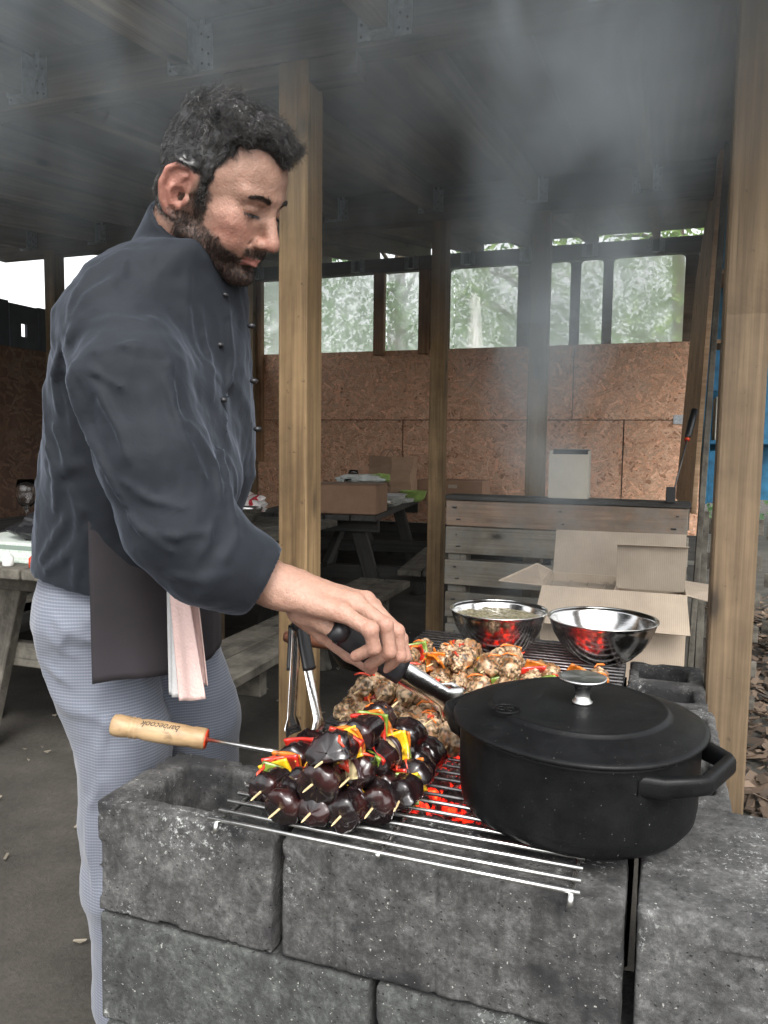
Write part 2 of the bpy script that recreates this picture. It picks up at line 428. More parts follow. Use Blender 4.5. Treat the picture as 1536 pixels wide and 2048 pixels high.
for x in rx:
    hanger(x, 1.6195, zc(1.6)-.012); hanger(x, 3.602, zc(3.6)-.012)
for x in rx:
    hanger(x, 6.2995, 2.745)
# ---- back wall
YB = 6.36
def sheet(x0, x1, z0, z1, y=YB, mat=None):
    return box2('chipboard_panel', (x0, y, z0), (x1, y+.015, z1), mat or M_osb, SH, 0)
def osb_mat():
    m, t, b = newmat('chipboard'); v = coords(t, (1, 1, 1), True); f = noise(t, v, 60, 5, .6)
    L(t, ramp(t, f, [(.3, (.24, .12, .07)), (.7, (.42, .22, .13))]), b.inputs['Base Color']); b.inputs['Roughness'].default_value = .75
    return m
M_osb = osb_mat()
M_chip = attr_mat('chipboard_strands', .62, 0, var=.25, vs=90)
def chips(panel, x0, x1, z0, z1, y, n, tone=1.0, axis='y', face=-1):
    """the pressed strands of a chipboard face, a hair proud of the sheet"""
    V = np.zeros((n, 4, 3)); C = np.zeros((n, 4, 3))
    cx = rng.uniform(x0, x1, n); cz = rng.uniform(z0, z1, n); l = rng.uniform(.018, .055, n); w = rng.uniform(.004, .013, n)
    a = rng.normal(0, .75, n)+np.where(rng.random(n) < .3, 1.57, 0); lay = rng.uniform(.0004, .0022, n)
    for k, (p, q) in enumerate(((-1, -.8), (1, -1), (.85, 1), (-.9, .9))):
        X = cx+p*l*np.cos(a)-q*w*np.sin(a); Z = cz+p*l*np.sin(a)+q*w*np.cos(a)
        X = np.clip(X, x0, x1); Z = np.clip(Z, z0, z1)
        if axis == 'y': V[:, k] = np.stack([X, np.full(n, y)+face*lay, Z], -1)
        else: V[:, k] = np.stack([np.full(n, y)+face*lay, X, Z], -1)
    s = rng.uniform(.74, 1.12, n)*np.where(rng.random(n) < .10, 1.2, 1)*tone; hue = rng.uniform(0, 1, n)
    c = np.stack([.68*s, (.37+.07*hue)*s, (.23+.07*hue)*s], -1); C[:] = c[:, None, :]
    Fq = np.arange(n*4).reshape(n, 4)
    if (axis == 'y') == (face < 0): pass
    o = mk('strands', V.reshape(-1, 3), Fq, M_chip, panel, False, None, C.reshape(-1, 3)); o['kind'] = 'stuff'
    return o
Zt, Zs = 1.98, 1.385
xs1 = [XL+.02, -3.28, -2.125-1.2, -.9, XR-.9]
up = [(XL+.02, -3.14), (-3.134, -.70), (-.694, .30)]
lo_ = [(XL+.02, -2.13), (-2.122, -.30), (-.292, .30)]
for (a, b_) in up:
    p = sheet(a, b_, Zs+.003, Zt); chips(p, a, b_, Zs+.003, Zt, YB, int(3600*(b_-a)*(Zt-Zs)))
for (a, b_) in lo_:
    p = sheet(a, b_, .50, Zs-.003, YB+.002); chips(p, a, b_, .50, Zs-.003, YB+.002, int(2600*(b_-a)*(Zs-.5)), .92)
board('sill_board', (XL, YB+.045, .40), (.3, YB+.02, .40), .03, .19, M_dark, SH)
board('sill_board', (XL, YB+.045, .16), (.3, YB+.02, .16), .03, .22, M_dark, SH)
box2('seam_light_stop', (XL, YB+.02, .50), (.30, YB+.03, Zt-.02), M_dark, SH, 0)  # unseen board added to stop daylight leaking through the panel seams
# studs behind the top half, as seen in the window strip
for (a, b_) in ((745, 768), (835, 857)):
    x0, x1 = atY(a, 640, 6.30)[0], atY(b_, 640, 6.30)[0]
    board('stud', ((x0+x1)/2, 6.33, Zt-.04), ((x0+x1)/2, 6.33, 2.635), x1-x0-.01, .055, M_stud, SH, (0, 1, 0))
x0, x1 = atY(500, 640, 6.3)[0], atY(520, 640, 6.3)[0]
board('stud', (-3.52, 6.33, 1.0), (-3.52, 6.33, 2.63), .09, .055, M_stud, SH, (0, 1, 0))
# window board (right half) with round-cornered openings
wx = [atY(p, 600, YB)[0] for p in (1035, 1097, 1140, 1160, 1205, 1225, 1368, 1395)]
M_wb = wood('window_board', (.115, .085, .06), (.22, .165, .125), .6, .8)
def upright(x0, x1): box2('window_frame', (x0, YB, Zt), (x1, YB+.018, 2.628), M_wb, SH, 0)
upright(wx[0], wx[1]); upright(wx[2], wx[3]); upright(wx[4], wx[5]); upright(wx[6], wx[7]); upright(atY(857, 600, YB)[0], atY(900, 600, YB)[0]); upright(.34, 1.45)
def corner(x, z, sx):
    r = .03; V = [(x, YB+.001, z), (x, YB+.016, z)]; 
    for k in range(6):
        a = math.pi/2*k/5; q = (x+sx*(r-r*math.sin(a)), z-(r-r*math.cos(a))); V += [(q[0], YB+.001, q[1]), (q[0], YB+.016, q[1])]
    Fm = [tuple([0]+[2+2*k for k in range(6)]), tuple([1]+[3+2*k for k in range(6)][::-1])]+[(2+2*k, 4+2*k, 5+2*k, 3+2*k) for k in range(5)]
    mk('corner_fillet', V, Fm, M_wb, SH)
wins = [(atY(900, 600, YB)[0], wx[0]), (wx[1], wx[2]), (wx[3], wx[4]), (wx[5], wx[6]), (wx[7], .34)]
for (a, b_) in wins[:4]:
    corner(a, 2.628, 1); corner(b_, 2.628, -1)
# clear plastic film over the openings
mf, t, b = newmat('plastic_film'); t.nodes.clear(); ou = N(t, 'ShaderNodeOutputMaterial'); mx = N(t, 'ShaderNodeMixShader'); tr = N(t, 'ShaderNodeBsdfTransparent'); gl = N(t, 'ShaderNodeBsdfGlossy'); tl = N(t, 'ShaderNodeBsdfTranslucent'); ad = N(t, 'ShaderNodeMixShader')
gl.inputs['Roughness'].default_value = .25; rf_ = N(t, 'ShaderNodeBsdfRefraction'); rf_.inputs['IOR'].default_value = 1.12; rf_.inputs['Roughness'].default_value = .32; mz = N(t, 'ShaderNodeMixShader'); mz.inputs[0].default_value = .62; L(t, tr.outputs[0], mz.inputs[1]); L(t, rf_.outputs[0], mz.inputs[2]); tl.inputs['Color'].default_value = (.92, .97, .93, 1)
v = coords(t, (1, 1, .5), False); f = noise(t, v, 3.5, 4, .6, 1.2)
ad.inputs[0].default_value = .12; L(t, tl.outputs[0], ad.inputs[1]); L(t, gl.outputs[0], ad.inputs[2])
fa = ramp(t, f, [(.35, (.34,)*3), (.55, (.44,)*3), (.62, (.60,)*3), (.7, (.46,)*3)])
L(t, fa, mx.inputs[0]); L(t, mz.outputs[0], mx.inputs[1]); L(t, ad.outputs[0], mx.inputs[2]); L(t, mx.outputs[0], ou.inputs[0])
M_film = mf
def film(x0, x1, z0, z1):
    nx, nz = 24, 16; X, Z = np.meshgrid(np.linspace(x0, x1, nx), np.linspace(z0, z1, nz), indexing='ij')
    P = np.stack([X, X*0, Z], -1); Y = YB+.035+.008*fbm(P, 3.5, 21)
    V = np.stack([X, Y, Z], -1).reshape(-1, 3); i = np.arange(nx*nz).reshape(nx, nz)
    Fq = np.stack([i[:-1, :-1], i[1:, :-1], i[1:, 1:], i[:-1, 1:]], -1).reshape(-1, 4)
    mk('window_film', V, Fq, M_film, SH, True)
film(XL, -2.3, 1.95, 2.66); film(-2.295, -1.7, 1.95, 2.66); film(-1.695, .45, 1.95, 2.66)
# ---- left side wall with slotted dark top strip
xw = -3.66
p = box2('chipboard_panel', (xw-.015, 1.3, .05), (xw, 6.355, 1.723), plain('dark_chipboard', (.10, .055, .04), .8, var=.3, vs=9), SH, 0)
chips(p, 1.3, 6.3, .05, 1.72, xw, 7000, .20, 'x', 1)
M_fd = plain('slate_blue_paint', (.035, .045, .06), .6, var=.3, vs=12)
# dark top boards with a slot cut through each
y = 1.35
while y < 6.2:
    w_ = .225; h = 1.985+rng.uniform(-.006, .006)
    yy = y; parts = []
    def bx(a, b_):
        x0, y0, z0 = a; x1, y1, z1 = b_
        v = [(x0, y0, z0), (x1, y0, z0), (x1, y1, z0), (x0, y1, z0), (x0, y0, z1), (x1, y0, z1), (x1, y1, z1), (x0, y1, z1)]
        f = [(0, 3, 2, 1), (4, 5, 6, 7), (0, 1, 5, 4), (1, 2, 6, 5), (2, 3, 7, 6), (3, 0, 4, 7)]; parts.append((v, f))
    bx((xw-.02, yy, 1.723), (xw, yy+w_-.008, 1.793)); bx((xw-.02, yy, 1.793), (xw, yy+.085, 1.871)); bx((xw-.02, yy+.13, 1.793), (xw, yy+w_-.008, 1.871)); bx((xw-.02, yy, 1.871), (xw, yy+w_-.008, h))
    V, Fm = merge(parts); mk('slotted_board', V, Fm, M_fd, SH); y += w_
# right side wall panel (leaning board) and narrow edge board
ob = [(.122, 3.42, .90), (.075, 4.45, .90), (.125, 4.40, 2.05), (.172, 3.46, 2.50)]
V = []; 
for (x, y, z) in ob: V += [(x, y, z), (x+.018, y, z)]
mk('side_panel', V, [(0, 2, 4, 6), (1, 7, 5, 3), (0, 1, 3, 2), (2, 3, 5, 4), (4, 5, 7, 6), (6, 7, 1, 0)], wood('side_ply', (.50, .31, .17), (.72, .50, .31), .6, .7), SH)
board('edge_board', (.136, 3.36, .0), (.190, 3.36, 2.40), .022, .05, M_grey, SH, (0, 1, 0))

# ------------------------------------------------------------------ outside: trees, parasol, plants
def leaf_cloud(n, cen, rad, seed, size, cols, gap=.0, sc=1.6):
    r = np.random.default_rng(seed); u = r.normal(size=(n*2, 3)); u /= np.linalg.norm(u, axis=1)[:, None]
    q = u*(r.random((n*2, 1))**.45); P = q*np.array(rad)+np.array(cen)
    dn = fbm(P, sc, seed); P = P[dn > gap][:n]; n = len(P); dn = fbm(P, sc*2.2, seed+3)
    a = r.normal(size=(n, 3)); a /= np.linalg.norm(a, axis=1)[:, None]; b_ = np.cross(a, r.normal(size=(n, 3))); b_ /= np.linalg.norm(b_, axis=1)[:, None]
    s = size*r.uniform(.5, 1.3, (n, 1)); w = s*.45
    V = np.stack([P-a*s, P+b_*w, P+a*s, P-b_*w], 1).reshape(-1, 3)
    t_ = np.clip(.5+.5*dn+r.normal(0, .2, n), 0, 1)[:, None]; C = np.array(cols[0])*(1-t_)+np.array(cols[1])*t_
    return V, np.arange(n*4).reshape(n, 4), np.repeat(C, 4, 0)
M_leaf = attr_mat('leaf', .6); 
_t = M_leaf.node_tree; _b = _t.nodes['Principled BSDF']; _b.inputs['Transmission Weight'].default_value = 0
_tl = N(_t, 'ShaderNodeBsdfTranslucent'); _mx = N(_t, 'ShaderNodeMixShader'); _mx.inputs[0].default_value = .45
_at = [n for n in _t.nodes if n.bl_idname == 'ShaderNodeAttribute'][0]
L(_t, _at.outputs['Color'], _tl.inputs['Color']); L(_t, _b.outputs[0], _mx.inputs[1]); L(_t, _tl.outputs[0], _mx.inputs[2]); L(_t, _mx.outputs[0], _t.nodes['Material Output'].inputs[0])
M_bark = plain('bark', (.12, .09, .06), .9, var=.4, vs=20, bd=.01)
def tree(x, y, h, rw, seed, label, cols, size=.05, n=9000, gap=-.15):
    o = empty('tree', (x, y, 0), label, 'tree', 'trees behind the shelter')
    pts = [(x, y, -.1), (x+.05, y, h*.35), (x-.05, y+.05, h*.7), (x, y, h*.95)]
    V, F = tube_data(pts, [.13, .10, .06, .02], 10); parts = [(V, F)]
    rr = random.Random(seed)
    for k in range(9):
        z0 = h*(.25+.07*k); a = rr.uniform(0, 6.28); e = rw*.8
        parts.append(tube_data([(x, y, z0), (x+e*.5*math.cos(a), y+e*.5*math.sin(a), z0+.25), (x+e*math.cos(a), y+e*math.sin(a), z0+.35)], [.04, .025, .008], 6))
    V, F = merge(parts); mk('trunk', V, F, M_bark, o, True)
    V, F, C = leaf_cloud(n, (x, y, h*.58), (rw, rw, h*.48), seed, size, cols, gap)
    mk('crown', V, F, M_leaf, o, False, None, C)
ga = ((.09, .15, .05), (.26, .38, .12)); gb = ((.16, .27, .08), (.42, .58, .18)); gc = ((.10, .20, .09), (.28, .44, .20))
tree(-5.4, 10.2, 5.4, 1.5, 1, 'light leafed tree behind the left end of the back wall', gc, .05, 4200, -.05)
tree(-3.4, 10.0, 5.6, 1.5, 2, 'bushy tree behind the chipboard wall left of the middle post', gc, .05, 5200, -.10)
tree(-1.6, 10.4, 5.8, 1.35, 3, 'tree behind the parasol outside the back windows', gb, .05, 4600, -.05)
tree(.1, 10.2, 6.0, 1.35, 4, 'yellow green tree outside the large right window', gb, .05, 4200, -.05)
tree(2.2, 9.6, 5.5, 1.5, 5, 'tree beyond the right side of the shelter', ga, .05, 6000)
tree(-8.6, 6.6, 4.6, 1.0, 6, 'pale thin tree seen through the bright left opening', gb, .04, 1800, .1)
V, F, C = leaf_cloud(12000, (-1.8, 12.8, 1.7), (7, 1.0, 2.1), 31, .07, gc, -.15)
tag(mk('conifer_hedge', V, F, M_leaf, None, False, None, C), 'dense dark green hedge far behind the trees', 'hedge')
V, F, C = leaf_cloud(5000, (3.3, 5.4, .9), (1.2, 1.6, .9), 41, .045, ga, -.1)
tag(mk('shrub', V, F, M_leaf, None, False, None, C), 'green shrub at the right edge beside the right post', 'shrub')
# closed white parasol outside the window
M_can = plain('parasol_canvas', (.72, .72, .68), .8, var=.06, vs=10)
pc = atY(955, 690, 8.2); po = empty('closed_parasol', (pc[0], 8.2, 0), 'closed white parasol standing outside the window behind the middle posts', 'parasol')
tube('pole', [(pc[0], 8.2, 0), (pc[0], 8.2, 2.75)], .02, M_can, po)
V = []; nn = 32
for i in range(12):
    z = 1.2+1.45*i/11; r0 = .10*(1-i/11)+.02
    for k in range(nn): a = 2*math.pi*k/nn; rr = r0*(1+.25*math.cos(8*a)); V.append((pc[0]+rr*math.cos(a), 8.2+rr*math.sin(a), z))
F = [(i*nn+k, i*nn+(k+1) % nn, (i+1)*nn+(k+1) % nn, (i+1)*nn+k) for i in range(11) for k in range(nn)]
mk('folded_canopy', V, F, M_can, po, True)
# white slatted fence rails on the right, outside
wf = empty('crate_fence', (1.6, 4.4, 0), 'grey slatted crate fence behind the mulch at the right edge', 'fence')
for k in range(5): board('slat', (.55, 4.6, .2+.26*k), (2.3, 3.9, .17+.26*k), .02, .075, M_grey, wf)
for x in (.75, 1.9): board('upright', (x, 4.62-(x-.55)*.4, 0), (x, 4.62-(x-.55)*.4, 1.4), .06, .06, M_grey, wf, (0, 1, 0))
# ------------------------------------------------------------------ concrete blocks of the barbecue
def concrete(name, tint=(1, 1, 1), soot=.5):
    m, t, b = newmat(name); v = coords(t, (1, 1, 1), True); 
    f1 = noise(t, v, 7, 7, .62); f2 = noise(t, v, 130, 6, .75); f3 = noise(t, v, 230, 2, .5); f4 = noise(t, v, 48, 9, .8, .3)
    base = ramp(t, f4, [(.3, tuple(.03*x for x in tint)), (.5, tuple(.092*x for x in tint)), (.70, tuple(.23*x for x in tint))])
    o = mixc(t, .75, base, ramp(t, f2, [(.32, (.42, .42, .42)), (.5, (.95, .95, .95)), (.68, (1.25, 1.25, 1.25))]), 'MULTIPLY')
    sm_ = ramp(t, f1, [(.42, (0, 0, 0)), (.56, (1, 1, 1))])
    o = mixc(t, sm_, mixc(t, soot, o, (.012, .012, .013)), o)
    o = mixc(t, ramp(t, f3, [(.70, (0, 0, 0)), (.76, (.7,)*3)]), o, (.48, .47, .44))
    vo = N(t, 'ShaderNodeTexVoronoi'); vo.inputs['Scale'].default_value = 95; L(t, v, vo.inputs['Vector'])
    pits = ramp(t, vo.outputs['Distance'], [(.06, (0, 0, 0)), (.16, (1, 1, 1))])
    o = mixc(t, .35, o, pits, 'MULTIPLY')
    st_ = noise(t, coords(t, (22, 22, 1.6), True), 1., 4, .6); o = mixc(t, soot*.8, o, ramp(t, st_, [(.36, (.30, .30, .30)), (.5, (1, 1, 1))]), 'MULTIPLY')
    # ash / lime specks in patches
    f5 = noise(t, v, 120, 4, .8); f6 = noise(t, v, 9, 4, .6)
    mm = N(t, 'ShaderNodeMath', operation='MULTIPLY'); L(t, ramp(t, f5, [(.56, (0, 0, 0)), (.66, (1, 1, 1))]), mm.inputs[0]); L(t, ramp(t, f6, [(.52, (0, 0, 0)), (.64, (1, 1, 1))]), mm.inputs[1])
    o = mixc(t, mm.outputs[0], o, (.42, .43, .42))
    L(t, o, b.inputs['Base Color']); b.inputs['Roughness'].default_value = .93
    ad = N(t, 'ShaderNodeMath', operation='ADD'); L(t, f2, ad.inputs[0]); L(t, pits, ad.inputs[1]); bump(t, b, ad.outputs[0], .0024, .9)
    return m
M_con = concrete('concrete', (.68, .67, .65), .95); M_con2 = concrete('concrete_cleaner', (.68, .72, .68), .45)
M_con3 = concrete('concrete_pale', (.92, .92, .90), .5); M_soot = concrete('concrete_sooty', (.55, .55, .55), .95)
BZ = [.70, .545, .39, .235, .08, -.075]
def block(x0, x1, y0, y1, z0, z1, mat, seed, label, cav=(), recess=None, res=.005, rough=1.):
    c = np.array([(x0+x1)/2, (y0+y1)/2, (z0+z1)/2]); h = np.array([x1-x0, y1-y0, z1-z0])/2-.002
    def fn(P):
        n1 = fbm(P, 16, seed); n2 = fbm(P, 55, seed+5)
        d = s_box(P, c, h, .0015)
        # broken arrises: where two faces are near, noise bites
        q = h-np.abs(P-c); qs = np.sort(q, -1); e = np.clip(1-(qs[..., 0]+qs[..., 1])/.013, 0, 1)
        d = d+.0005*n1*rough+.0008*n2*rough+e*np.clip(n1*.7+n2*.9-.15, 0, 1)*.0055*rough
        for (a0, a1, b0, b1) in cav:
            cc = np.array([(a0+a1)/2, (b0+b1)/2, (z0+z1)/2]); hh = np.array([(a1-a0)/2, (b1-b0)/2, (z1-z0)])
            q2 = s_box(P, cc, hh, .014)+.002*n1-.01*np.clip((P[..., 2]-z0)/(z1-z0), 0, 1)*0
            d = smax(d, -q2, .006)
        if recess:
            a0, a1, b0, b1, c0, c1 = recess
            d = smax(d, -(s_box(P, ((a0+a1)/2, (b0+b1)/2, (c0+c1)/2), ((a1-a0)/2, (b1-b0)/2, (c1-c0)/2), .004)+.0015*n2), .003)
        return d
    V, Q = sdf_mesh(fn, c-h-.02, c+h+.02, res)
    o = mk('concrete_block', V, Q, mat, None, True)
    return tag(o, label, 'block', 'concrete blocks of the barbecue')
G = .005
block(-.684, -.421, .79, .972, BZ[1]+.002, BZ[0], M_con, 1, 'sooty hollow block at the left front corner of the barbecue, open cell on top', cav=[(-.638, -.452, .825, .94)], res=.0035, rough=1.3)
block(-.413, -.0155, .79, .915, BZ[1]+.002, BZ[0], M_con, 2, 'dark sooty block in the middle of the front under the wire grate', recess=(-.222, -.217, .78, .797, .54, .71), res=.0038)
block(-.0065, .30, .795, 1.068, BZ[1]+.002, BZ[0], M_con3, 3, 'pale grey block at the right front corner with a recessed end', recess=(.043, .25, .775, .801, .50, .672), res=.0038)
block(-.684, -.296, .79, .93, BZ[2]+.002, BZ[1], M_con2, 4, 'greenish grey block in the second course at the left corner', res=.0045)
block(-.290, .098, .79, .93, BZ[2]+.002, BZ[1], M_con2, 5, 'second course block right of the joint under the middle front block', res=.005)
block(.104, .49, .79, .93, BZ[2]+.002, BZ[1], M_con2, 6, 'second course block at the far right below the pale corner block', res=.006)
for ci, (a, b_) in enumerate(((2, 3), (3, 4), (4, 5))):
    offs = [(-.684, -.42), (-.415, -.025), (-.02, .37)] if ci % 2 == 0 else [(-.684, -.296), (-.290, .098), (.104, .49)]
    for k, (x0, x1) in enumerate(offs):
        block(x0, x1, .79, .93, BZ[b_]+.002, BZ[a], M_con2, 20+ci*3+k, '%s block of the %s course from the top of the front wall' % (('left', 'middle', 'right')[k], ('third', 'fourth', 'lowest')[ci]), res=.009)
block(-.010, .108, 1.073, 1.475, BZ[1]+.002, BZ[0], M_con3, 8, 'long hollow block of the right side wall beside the black pot', cav=[(.012, .088, 1.31, 1.44), (.012, .088, 1.11, 1.25)], res=.005, rough=1.2)
block(-.050, .100, 1.482, 1.77, BZ[1]+.002, BZ[0], M_con, 9, 'hollow block at the back right corner of the barbecue beside the steel bowls', cav=[(-.03, .075, 1.51, 1.60), (-.03, .07, 1.645, 1.735)], res=.005, rough=1.3)
for k, (y0, y1) in enumerate(((.935, 1.32), (1.325, 1.77))):
    block(-.010, .12, y0+.14*(k == 0), y1, BZ[3], BZ[1], M_soot, 12+k, 'lower block of the right side wall, %s one' % ('nearer', 'farther')[k], res=.01)
    block(-.535, -.415, y0+.04*(k == 0), y1, BZ[1]+.002, BZ[0]+.002*0-.002, M_soot, 14+k, 'sooty block of the left side wall under the %s grate' % ('near', 'far')[k], res=.007)
    block(-.535, -.415, y0, y1, BZ[3], BZ[1], M_soot, 16+k, 'lower block of the left side wall, %s one' % ('nearer', 'farther')[k], res=.01)
block(-.40, -.06, 1.79, 1.93, BZ[3], BZ[0]-.01, M_soot, 18, 'sooty block closing the back of the barbecue', res=.01)
# fire bed: steel tray, coals, embers
M_tray = plain('sooty_steel', (.006, .0055, .0055), .95, 0, .05)
tr0 = empty('fire_tray', (-.24, 1.3, .53), 'sooty steel tray holding the coals inside the barbecue', 'tray')
box2('ember_glow_shield', (-.41, .936, .548), (-.055, .940, .655), M_tray, tr0, 0); box2('ember_glow_shield', (-.059, .941, .548), (-.055, 1.78, .655), M_tray, tr0, 0)  # added hidden strips that keep ember glow out of the front block gap
tr_ = (box2('tray_floor', (-.41, .94, .535), (-.015, 1.785, .548), M_tray, tr0, .002))
m, t, b = newmat('charcoal'); v = coords(t, (1, 1, 1), False); f = noise(t, v, 26, 4, .6); g = noise(t, v, 90, 4, .6)
L(t, ramp(t, g, [(.38, (.012, .011, .011)), (.55, (.08, .075, .07)), (.68, (.32, .30, .28))]), b.inputs['Base Color']); b.inputs['Roughness'].default_value = .9
em = ramp(t, f, [(.52, (0, 0, 0)), (.58, (.30, .004, .001)), (.66, (1, .03, .006)), (.76, (1, .16, .03))]); L(t, em, b.inputs['Emission Color']); b.inputs['Emission Strength'].default_value = 2.3
M_coal = m
M_coald = plain('dead_coal', (.02, .019, .019), .95, var=.5, vs=60, bd=.003)
def coals(name, n, x0, x1, y0, y1, mat, seed, label):
    r = np.random.default_rng(seed); base = bmesh.new(); bmesh.ops.create_icosphere(base, subdivisions=2, radius=1)
    bv = np.array([v.co for v in base.verts]); bf = np.array([[v.index for v in f.verts] for f in base.faces]); base.free()
    V = []; Fq = []
    for k in range(n):
        s = r.uniform(.012, .024, 3); c = np.array([r.uniform(x0, x1), r.uniform(y0, y1), .556+r.uniform(0, .045)])
        q = bv*s*(1+.28*fbm(bv+k*3.1, 1.3, seed)[:, None]); a = r.uniform(0, 6.28); ca, sa = math.cos(a), math.sin(a)
        q = np.stack([q[:, 0]*ca-q[:, 1]*sa, q[:, 0]*sa+q[:, 1]*ca, q[:, 2]], -1)+c; Fq.append(bf+k*len(bv)); V.append(q)
    tag(mk(name, np.concatenate(V), np.concatenate(Fq), mat, None, False), label, kind='stuff')
coals('glowing_coals', 480, -.40, -.085, 1.03, 1.56, M_coal, 3, 'glowing red coals under the wire grate')
coals('dead_coals', 200, -.40, -.085, .945, 1.02, M_coald, 4, 'black burnt out coals along the front of the fire')
coals('dead_coals', 220, -.40, -.03, 1.58, 1.77, M_coald, 5, 'black burnt out coals at the back of the fire')

# ------------------------------------------------------------------ wire grates
M_wire = plain('wire_steel', (.72, .72, .70), .28, 1, var=.18, vs=120)
M_wired = plain('wire_burnt', (.20, .19, .19), .42, .9, var=.4, vs=90)
def grate(y0, y1, n, x0, x1, label, near):
    o = empty('wire_grate', ((x0+x1)/2, (y0+y1)/2, .705), label, 'grate')
    for k in range(n):
        y = y0+(y1-y0)*k/(n-1); z = .7145+(.0012 if k > 1 else 0); a, b_ = x0+rng.uniform(-.001, .001), x1+rng.uniform(-.001, .001)
        bend = rng.uniform(-.0012, .0012)
        tube('rod', [(a, y, z), ((2*a+b_)/3, y+bend, z-.0006), ((a+2*b_)/3, y+bend, z-.0008), (b_, y, z)], .0026, M_wire if (near and k < 7) else M_wired, o, 8)
    for x in (x0+.012, x1-.008, (x0+x1)/2):
        e = y0-.001
        tube('cross_bar', [(x, e, .7135), (x, e, .7090), (x, y1, .7090)], .0028, M_wire if near else M_wired, o, 8)
    if near:
        for x in (x0+.012, x1-.008):
            V, F = tube_data([(x, y0-.001, .7130), (x, y0-.0035, .704), (x-.002, y0-.004, .699)], [.003, .0036, .002], 8); mk('hook', V, F, M_wire, o, True)
    return o
grate(.777, 1.262, 22, -.502, -.062, 'bright steel wire grate over the front of the barbecue, skewers and pot on it', True)
grate(1.285, 1.785, 23, -.530, -.055, 'burnt wire grate at the back of the barbecue under the steel bowls', False)

# ------------------------------------------------------------------ cast iron pot
def cast():
    m, t, b = newmat('matt_black_enamel'); v = coords(t, (1, 1, 1), False); f = noise(t, v, 30, 5, .6); g = noise(t, v, 330, 2, .5)
    o = ramp(t, f, [(.3, (.004, .0042, .0045)), (.7, (.008, .0083, .009))]); o = mixc(t, ramp(t, g, [(.735, (0, 0, 0)), (.76, (.8,)*3)]), o, (.20, .19, .18))
    L(t, o, b.inputs['Base Color']); L(t, ramp(t, f, [(.3, (.38,)*3), (.7, (.5,)*3)]), b.inputs['Roughness']); b.inputs['Specular IOR Level'].default_value = .16
    bump(t, b, noise(t, v, 420, 2), .0006, .35); return m
M_cast = cast()
PC = np.array([-.087, .968]); PA, PB = .147, .144; hang = math.atan2(-.38, .92)
pot = empty('casserole_pot', (PC[0], PC[1], .7185), 'black oval cast iron casserole with its lid on, at the right front of the grate', 'pot')
def ell_lathe(name, prof, mat, parent, n=96, base=0., sm=True):
    """profile (k, z): k scales the oval; extra (dr) adds a constant offset"""
    V = []; m = len(prof)
    for (k, dr, z) in prof:
        for i in range(n):
            a = 2*math.pi*i/n; ex = abs(math.cos(a))**(2/2.15)*math.copysign(1, math.cos(a)); ey = abs(math.sin(a))**(2/2.15)*math.copysign(1, math.sin(a))
            x, y = (PA*k+dr)*ex, (PB*k+dr)*ey; c, s = math.cos(hang), math.sin(hang)
            V.append((PC[0]+x*c-y*s, PC[1]+x*s+y*c, base+z))
    F = [(i*n+k, i*n+(k+1) % n, (i+1)*n+(k+1) % n, (i+1)*n+k) for i in range(m-1) for k in range(n)]
    return mk(name, V, F, mat, parent, sm)
ell_lathe('pot_body', [(.0, 0, 0), (.86, 0, 0), (.92, 0, .003), (.955, 0, .010), (.97, 0, .024), (.975, 0, .05), (.98, 0, .085), (.985, 0, .104), (.985, 0, .109), (.93, 0, .109), (.92, 0, .05), (.86, 0, .012), (.0, 0, .010)], M_cast, pot, 96, .7185)
lid = ell_lathe('lid', [(.93, 0, .1035), (1.0, .001, .1035), (1.01, .0035, .1045), (1.01, .0045, .107), (1.01, .003, .1095), (.99, .001, .1108), (.93, 0, .1145), (.86, 0, .1180), (.76, 0, .1215), (.735, 0, .1225), (.725, 0, .1255), (.71, 0, .1268), (.69, 0, .1262), (.60, 0, .1275), (.40, 0, .1295), (.2, 0, .1303), (.10, 0, .1305), (0.001, 0, .1305)], M_cast, pot, 112, .7245)
# handles: open trapezoid loops of rounded square bar
def handle(side):
    c, s = math.cos(hang), math.sin(hang); r0 = PA*.99
    pts = [(r0-.030, -.078), (r0-.006, -.068), (r0+.022, -.044), (r0+.027, -.037), (r0+.027, .037), (r0+.022, .044), (r0-.006, .068), (r0-.030, .078)]
    w, hh = .0075, .0105; V = []; F = []; m = len(pts); zb = .7185+.088
    P2 = [np.array(p) for p in pts]
    for i, p in enumerate(P2):
        t = P2[min(i+1, m-1)]-P2[max(i-1, 0)]; t = t/np.linalg.norm(t); nrm = np.array([t[1], -t[0]])
        zz = zb+(.004 if 1 < i < m-2 else 0); hi = hh*(1.15 if i in (0, 1, m-2, m-1) else 1)
        for (a, b_) in ((-1, -.6), (-.6, -1), (.6, -1), (1, -.6), (1, .6), (.6, 1), (-.6, 1), (-1, .6)):
            q = p+nrm*a*w; x, y = q[0]*side, q[1]; V.append((PC[0]+x*c-y*s, PC[1]+x*s+y*c, zz+b_*hi))
    for i in range(m-1):
        for k in range(8): F.append((i*8+k, i*8+(k+1) % 8, (i+1)*8+(k+1) % 8, (i+1)*8+k))
    F += [tuple(range(8)), tuple((m-1)*8+k for k in range(8))]
    o = mk('handle', V, F, M_cast, pot, False)
    md = o.modifiers.new('bevel', 'BEVEL'); md.width = .0022; md.segments = 2; md.limit_method = 'ANGLE'; md.angle_limit = R_(20); smooth(o.data)
handle(1); handle(-1)
mb_, t, b = newmat('brushed_steel'); tc = N(t, 'ShaderNodeTexCoord'); b.inputs['Metallic'].default_value = 1; b.inputs['Base Color'].default_value = (.55, .55, .54, 1); b.inputs['Roughness'].default_value = .27
